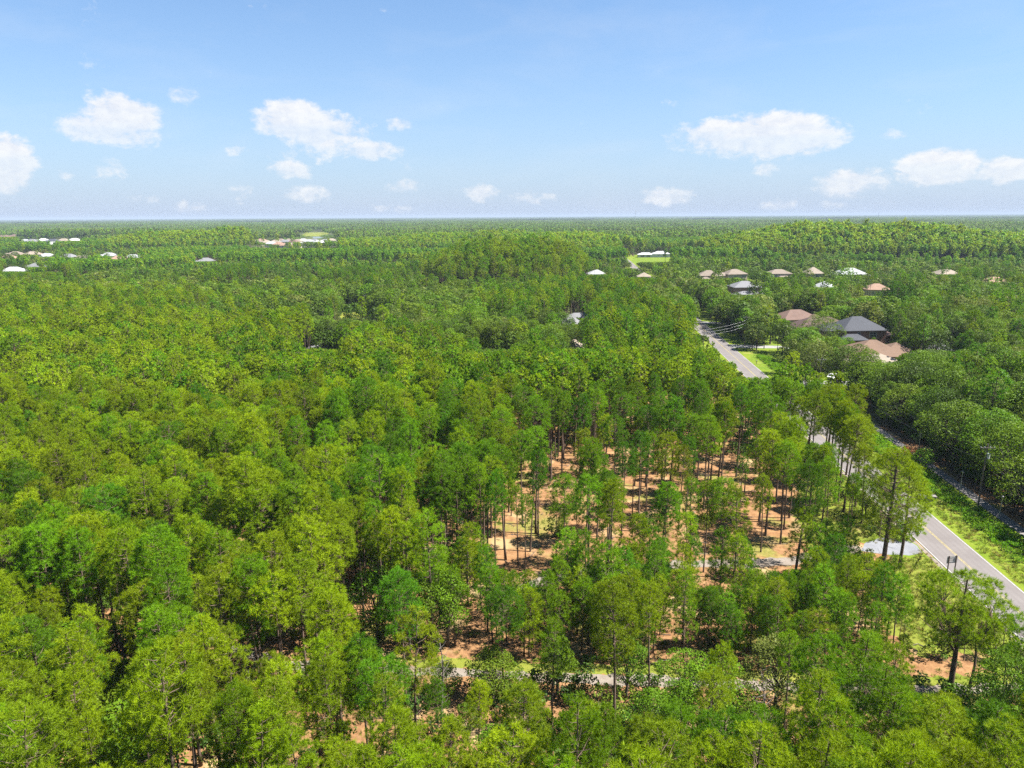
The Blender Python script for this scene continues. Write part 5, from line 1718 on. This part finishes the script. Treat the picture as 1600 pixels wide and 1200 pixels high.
# ---- everything else of the woods is one mass per kind
def mass(name, label, cat, sel, protos, H0, idx):
    s = TH[sel] / H0
    w = WID[sel]
    scatter(name, label, cat, protos, np.column_stack([TX[sel], TY[sel], np.full(sel.sum(), -0.05)]),
            np.column_stack([LEAN[sel], ROT[sel]]), np.column_stack([s * w, s * w, s]), idx)
rest = ~used
def vt(sel):
    """variant whose needles have the wanted tint"""
    return (TT[sel] + 4 * (TV[sel] % 2)).astype(int)
a = rest & (SP == 'pine') & (TY < 135)
mass('pine_wood_near', 'dense green pine canopy behind the nearest trees', 'pine wood', a, [p[3] for p in PINE0], 17.0, vt(a))
a = rest & (SP == 'pine') & (TY >= 135) & (TY < 540)
mass('pine_wood_middle', 'pine canopy of the middle distance', 'pine wood', a, PINE1, 17.0, vt(a))
a = rest & (SP == 'pine') & (TY >= 540)
mass('pine_wood_far', 'far pine canopy rising in low domes', 'pine wood', a, PINE2, 17.0, vt(a))
def ot(sel):
    # oak lists hold (variant i, tint i%4), (variant i, tint (i+2)%4)
    out = np.zeros(sel.sum(), int)
    tts = TT[sel]
    opts = {t: [2 * i + j for i in range(6) for j, q in enumerate((i % 4, (i + 2) % 4)) if q == t] for t in range(4)}
    for t in range(4):
        mk = tts == t
        out[mk] = rng.choice(opts[t], mk.sum())
    return out
young_rest = rest & (SP == 'young')
a = rest & (SP == 'oak') & (TY < 390)
mass('broadleaf_wood_middle', 'oaks and other broadleaf trees of the middle distance', 'broadleaf wood', a, OAK1, 12.0, ot(a))
a = rest & (SP == 'oak') & (TY >= 390)
mass('broadleaf_wood_far', 'far broadleaf canopy between pine domes', 'broadleaf wood', a, OAK2, 12.0, ot(a))
a = (SP == 'bush')
BUSH = [join_mesh('bush', shrub(60 + i, 1.0, 1.15, 260, 0.13), (OAK_TINT[[0, 1, 2][i % 3]], M_OBARK)) for i in range(6)]
s = TH[a]
scatter('bushes', 'low bushes in the open sight lines between trees', 'bushes', BUSH, np.column_stack([TX[a], TY[a], np.zeros(a.sum())]), np.column_stack([np.zeros((a.sum(), 2)), ROT[a]]),
        np.column_stack([np.where(TY[a] < 170, np.clip(s, 0.9, 1.6), np.clip(s, 1.5, 4.5))] * 2 + [np.where(TY[a] < 170, np.minimum(s, 1.7), s)]), TV[a])

# ---- wood beyond, in patches, out to the last ridge
x, y = grid(-4900, 4900, 1150, 6200, 52, 0.3)
m = (np.abs(x) < 0.78 * y + 80)
m &= ~in_poly(x, y, [G(*p) for p in [(462, 376), (474, 362.6), (520, 362.6), (520, 376)]])
for (hx_, hy_, hr_) in KEEP[KEEP[:, 1] > 1000]:
    m &= np.hypot(x - hx_, y - hy_) > 42
x, y = x[m], y[m]
pz = vnoise(x * 0.55, y, 170, 33) * 0.6 + vnoise(x * 0.5, y, 420, 34) * 0.4
sz = 0.62 + 0.5 * vnoise(x * 0.6, y, 260, 31) + 0.25 * vnoise(x, y, 110, 32) + 0.25 * (pz > 0.5)
cap = sight_cap(x, y, 18 * sz, np.full(len(x), 28.0))
sz = np.minimum(sz, np.maximum(cap / 18.0, 0.2))
scatter('distant_forest', 'unbroken forest running to the horizon', 'forest', PATCH, np.column_stack([x, y, np.zeros(len(x))]), np.column_stack([np.zeros((len(x), 2)), rng.integers(0, 4, len(x)) * math.pi / 2]),
        np.column_stack([np.ones(len(x)), np.ones(len(x)), sz]), rng.integers(0, 2, len(x)) + np.where(pz > 0.5, 0, 2))

def canopy_sheet():
    rr = np.geomspace(5900, 34000, 90)
    aa = np.linspace(-0.80, 0.80, 420)
    Rr, Aa = np.meshgrid(rr, aa, indexing='ij')
    X, Y = Rr * np.sin(Aa), Rr * np.cos(Aa)
    Z = 11 + 9 * vnoise(X.ravel(), Y.ravel(), 420, 41) + 5 * vnoise(X.ravel(), Y.ravel(), 130, 42) + rng.uniform(-2.5, 2.5, X.size) + 4 * vnoise(X.ravel(), Y.ravel(), 2600, 43)
    V = np.column_stack([X.ravel(), Y.ravel(), Z])
    n, k = len(rr), len(aa)
    i = (np.arange(n - 1)[:, None] * k + np.arange(k - 1)[None, :]).ravel()
    T = np.concatenate([np.stack([i, i + 1, i + 1 + k], 1), np.stack([i, i + 1 + k, i + k], 1)])
    m, nt, out = new_mat('far_canopy')
    c = mixc(nt, ramp(nt, noise(nt, 0.0016, 5.0, 0.65), 0.35, 0.65), (0.020, 0.036, 0.011), (0.038, 0.060, 0.014))
    p = N(nt, 'ShaderNodeBsdfPrincipled')
    p.inputs['Roughness'].default_value = 1.0
    p.inputs['Specular IOR Level'].default_value = 0.0
    nt.links.new(c, p.inputs['Base Color'])
    nt.links.new(p.outputs[0], out.inputs['Surface'])
    o = bpy.data.objects.new('horizon_forest', tri_mesh('horizon_forest', V, T, (m,)))
    C.objects.link(o)
    tag(o, 'thin dark band of forest on the horizon', 'forest', None, 'stuff')
canopy_sheet()

# ------------------------------------------------------------------ palms
def palm(name, label, loc, h, n, fl, mat, fan_leaf, tr=0.2):
    r = np.random.default_rng(77 + n)
    p = empty(name, (loc[0], loc[1], 0))
    tag(p, label, 'palm')
    MB().tube([(0, 0, -0.1), (0.05, 0, h * 0.5), (0, 0.05, h)], [tr * 1.2, tr, tr * 0.9], 9).build('trunk', M_TWIG, p)
    for i in range(n):
        a = i * 2.4 + r.normal(0, 0.2)
        e = math.radians(r.uniform(-25, 80))
        d = np.array([math.cos(a) * math.cos(e), math.sin(a) * math.cos(e), math.sin(e)])
        lat = np.array([-math.sin(a), math.cos(a), 0])
        up = np.cross(d, lat)
        b = np.array([0, 0, h])
        mb = MB()
        if fan_leaf:
            c = b + d * fl * 0.55
            mb.tube([b, c], 0.025, 3, cap=False)
            for k in range(13):
                q = (k - 6) / 6 * 1.75
                t = c + (d * math.cos(q) + lat * math.sin(q)) * fl * 0.62 + np.array([0, 0, -0.12 * abs(q)])
                s = np.cross(unit(t - c), up) * 0.11
                mid = c + (t - c) * 0.6
                mb.add([c, mid + s, t, mid - s], [(0, 1, 2), (0, 2, 3)])
        else:
            pts = [b + d * fl * q + np.array([0, 0, -fl * 0.55 * q * q]) for q in np.linspace(0, 1, 9)]
            mb.tube(pts, 0.02, 3, cap=False)
            for k in range(1, 9):
                for sgn in (-1, 1):
                    for w in (0.0, 0.5):
                        c = pts[k - 1] + (pts[k] - pts[k - 1]) * w
                        t = c + lat * sgn * fl * 0.26 * (1 - 0.06 * k) + d * 0.2 + np.array([0, 0, -0.15])
                        s = unit(pts[k] - pts[k - 1]) * 0.06
                        mb.add([c - s, t, c + s], [(0, 1, 2)])
        mb.build('frond', mat, p)
palm('silver_palm', 'silvery fan palm in a dark gap among the oaks left of centre', G(505, 541), 4.2, 26, 2.7, M_PALMSILVER, True)
palm('date_palm', 'feathery palm in front of the orange-brown roofed house', G(1322, 570), 4.6, 24, 3.2, M_PALM, False)
palm('date_palm', 'palm beside the low pale grey roof in the estate', G(1177, 475), 6.0, 20, 2.8, M_PALM, False, 0.16)
palm('date_palm', 'palm in front of the steep beige roofed house', G(1256, 436), 8.0, 22, 3.2, M_PALM, False, 0.18)

# ------------------------------------------------------------------ undergrowth, grass, litter
SHR = [join_mesh('shrub', shrub(20 + i, 1.3 + 0.15 * (i % 3), 1.3, 300, 0.11), (M_SHRUB[i % 3], M_OBARK)) for i in range(6)]
x, y = grid(-170, 110, 20, 235, 2.6, 0.49)
rd = road_d(x, y)
inC, inF, inS = in_poly(x, y, CLEAR), in_poly(x, y, FRONT), in_poly(x, y, SOUTH)
pr = np.where(inS, 0.85, np.where(inF, 0.42, np.where(inC, 0.06, 0.80)))
pr = np.where((rd > -20) & (y < 130) & ~inC & (rd < -6), 0.40, pr)
pr = np.where(y > 110, pr * 0.7, pr) * (0.4 + 1.2 * vnoise(x, y, 9, 51))
m = fan(x, y) & (rd < -5.0) & (rng.uniform(0, 1, len(x)) < pr) & ~near_line(x, y, LANE, 1.2) & ~near_line(x, y, TRACK, 1.9)
m &= ~in_poly(x, y, MEADOW) | (rng.uniform(0, 1, len(x)) < 0.03)
for (ax, ay) in [G(1390, 855), G(1485, 895)]:
    m &= np.hypot(x - ax, y - ay) > 4
x, y, inS = x[m], y[m], inS[m]
inn = in_poly(x, y, CLEAR) | in_poly(x, y, FRONT)
s = rng.uniform(0.5, 1.25, len(x)) * np.where(inS, 1.5, np.where(inn, 0.8, 1.25))
scatter('undergrowth', 'green shrubs and saplings on the forest floor', 'undergrowth', SHR, np.column_stack([x, y, np.zeros(len(x))]), np.column_stack([np.zeros((len(x), 2)), rng.uniform(0, 6.28, len(x))]),
        np.column_stack([s, s, s * rng.uniform(0.7, 1.3, len(x))]), rng.integers(0, 6, len(x)))

x, y = grid(70, 260, 50, 235, 2.9, 0.49)
rd = road_d(x, y)
m = fan(x, y, 20) & (rd > 17.6) & clear_of_things(x, y) & (rng.uniform(0, 1, len(x)) < np.where(rd < 26, 0.95, 0.5))
x, y, rd = x[m], y[m], rd[m]
s = rng.uniform(1.1, 2.2, len(x)) * np.where(rd < 26, 1.25, 1.0)
scatter('shaded_undergrowth', 'dark shrubs at the foot of the wood beside the path', 'undergrowth', SHR, np.column_stack([x, y, np.zeros(len(x))]), np.column_stack([np.zeros((len(x), 2)), rng.uniform(0, 6.28, len(x))]),
        np.column_stack([s, s, s * rng.uniform(0.8, 1.5, len(x))]), rng.choice(6, len(x), p=[0.2, 0.3, 0.02, 0.2, 0.25, 0.03]))
WEED = [join_mesh('weed', shrub(80 + i, 0.75, 0.9, 150, 0.10), (M_WEED, M_OBARK)) for i in range(4)]
x, y = grid(60, 110, 30, 240, 0.85, 0.49)
rd = road_d(x, y)
wn = vnoise(x, y, 4.0, 61)
m = (rd > 7.2 + 1.0 * wn) & (rd < 12.0) & (rng.uniform(0, 1, len(x)) < 0.80) & ~((y > 193) & (y < 209))
x, y = x[m], y[m]
s = rng.uniform(0.6, 1.35, len(x)) * (0.6 + 0.8 * wn[m])
scatter('ditch_weeds', 'lush bright green weeds filling the roadside ditch', 'weeds', WEED, np.column_stack([x, y, np.zeros(len(x))]), np.column_stack([np.zeros((len(x), 2)), rng.uniform(0, 6.28, len(x))]),
        np.column_stack([s, s, s]), rng.choice(4, len(x), p=[0.3, 0.3, 0.25, 0.15]))

GR = [tri_mesh('grass', *grass_clump(90 + i, 0.30 + 0.1 * (i % 2), 0.5, 46), (M_GRASS if i < 3 else M_DRYGRASS,)) for i in range(5)]
gx, gy = [], []
x, y = grid(30, 90, 40, 200, 0.62, 0.49)
rd = road_d(x, y)
k = (((rd > 4.2) & (rd < 7.6)) | ((rd < -4.1) & (rd > -11.0))) & (rng.uniform(0, 1, len(x)) < 0.75) & ~near_line(x, y, TRACK, 1.6) & (np.hypot(x - G(1390, 855)[0], y - G(1390, 855)[1]) > 4)
k |= in_poly(x, y, MARGIN) & (rng.uniform(0, 1, len(x)) < 0.7) & (rd < -4.0)
k |= in_poly(x, y, MEADOW) & (rng.uniform(0, 1, len(x)) < 0.9) & (rd < -4.0)
gx.append(x[k]); gy.append(y[k])
x, y = grid(-60, 70, 50, 130, 0.9, 0.49)
k = (in_poly(x, y, CLEAR) | in_poly(x, y, FRONT)) & (vnoise(x, y, 7, 71) > 0.60) & (rng.uniform(0, 1, len(x)) < 0.6) & ~near_line(x, y, TRACK, 1.3)
k |= near_line(x, y, LANE, 3.4) & ~near_line(x, y, LANE, 1.35) & (rng.uniform(0, 1, len(x)) < 0.55)
gx.append(x[k]); gy.append(y[k])
x, y = np.concatenate(gx), np.concatenate(gy)
s = rng.uniform(0.5, 1.25, len(x))
scatter('roadside_grass', 'rough yellow-green grass on the verges and in the clearing', 'grass', GR, np.column_stack([x, y, np.zeros(len(x))]), np.column_stack([np.zeros((len(x), 2)), rng.uniform(0, 6.28, len(x))]),
        np.column_stack([s, s, s]), rng.choice(5, len(x), p=[0.25, 0.25, 0.2, 0.17, 0.13]))

def stick(seed):
    r = np.random.default_rng(seed)
    mb = MB()
    L = r.uniform(0.8, 2.6)
    mb.tube([(0, 0, 0.05), (L * 0.5, 0.12 * r.normal(), 0.09), (L, 0.25 * r.normal(), 0.07)], [0.05, 0.04, 0.015], 4)
    for k in range(4):
        q = r.uniform(0.3, 0.95) * L
        mb.tube([(q, 0, 0.08), (q + 0.3, r.choice([-1, 1]) * r.uniform(0.2, 0.5), 0.14)], [0.02, 0.008], 3)
    return mb.arrays()
STK = [tri_mesh('stick', *stick(i), (M_TWIG if i % 2 else M_BARK,)) for i in range(4)]
x, y = grid(-70, 70, 48, 140, 3.4, 0.49)
k = ((in_poly(x, y, CLEAR)) | (rng.uniform(0, 1, len(x)) < 0.25)) & (road_d(x, y) < -8)
x, y = x[k], y[k]
scatter('fallen_branches', 'fallen sticks and branches on the orange pine straw', 'branches', STK, np.column_stack([x, y, np.zeros(len(x))]), np.column_stack([np.zeros((len(x), 2)), rng.uniform(0, 6.28, len(x))]),
        np.ones((len(x), 3)) * rng.uniform(0.6, 1.5, (len(x), 1)), rng.integers(0, 4, len(x)))

# russet shrub in the ditch weeds
rs = empty('russet_shrub', (*G(1425, 722), 0))
tag(rs, 'russet and yellow-green shrub beside the shaded path', 'shrub')
pts = shrub(5, 3.0, 2.6, 900, 0.14)
for nm, (v, t, _), mt in (('foliage', pts[0], M_STRAWC), ('stems', pts[1], M_OBARK)):
    o = bpy.data.objects.new(nm, tri_mesh('russet_' + nm, v, t, (mt,)))
    C.objects.link(o)
    o.parent = rs

# ------------------------------------------------------------------ haze
def build_haze():
    m, nt, out = new_mat('thin_haze')
    v = nt.nodes.new('ShaderNodeVolumePrincipled')
    v.inputs['Color'].default_value = (0.43, 0.515, 0.635, 1)
    v.inputs['Density'].default_value = HAZE
    v.inputs['Anisotropy'].default_value = 0.0
    nt.links.new(v.outputs[0], out.inputs['Volume'])
    o = MB().box(-44000, 44000, -44000, 44000, -1.0, max(MAST_TOP, 60.0) + 2).build('haze', m)
    o['kind'] = 'stuff'
    tag(o, 'thin pale summer haze in the air', 'haze')
HAZE = 8.5e-5
build_haze()
print('TREES', len(TX), 'individual', used.sum(), {k: int((SP == k).sum()) for k in np.unique(SP)}, 'tris', sum(len(me.polygons) for me in bpy.data.meshes))
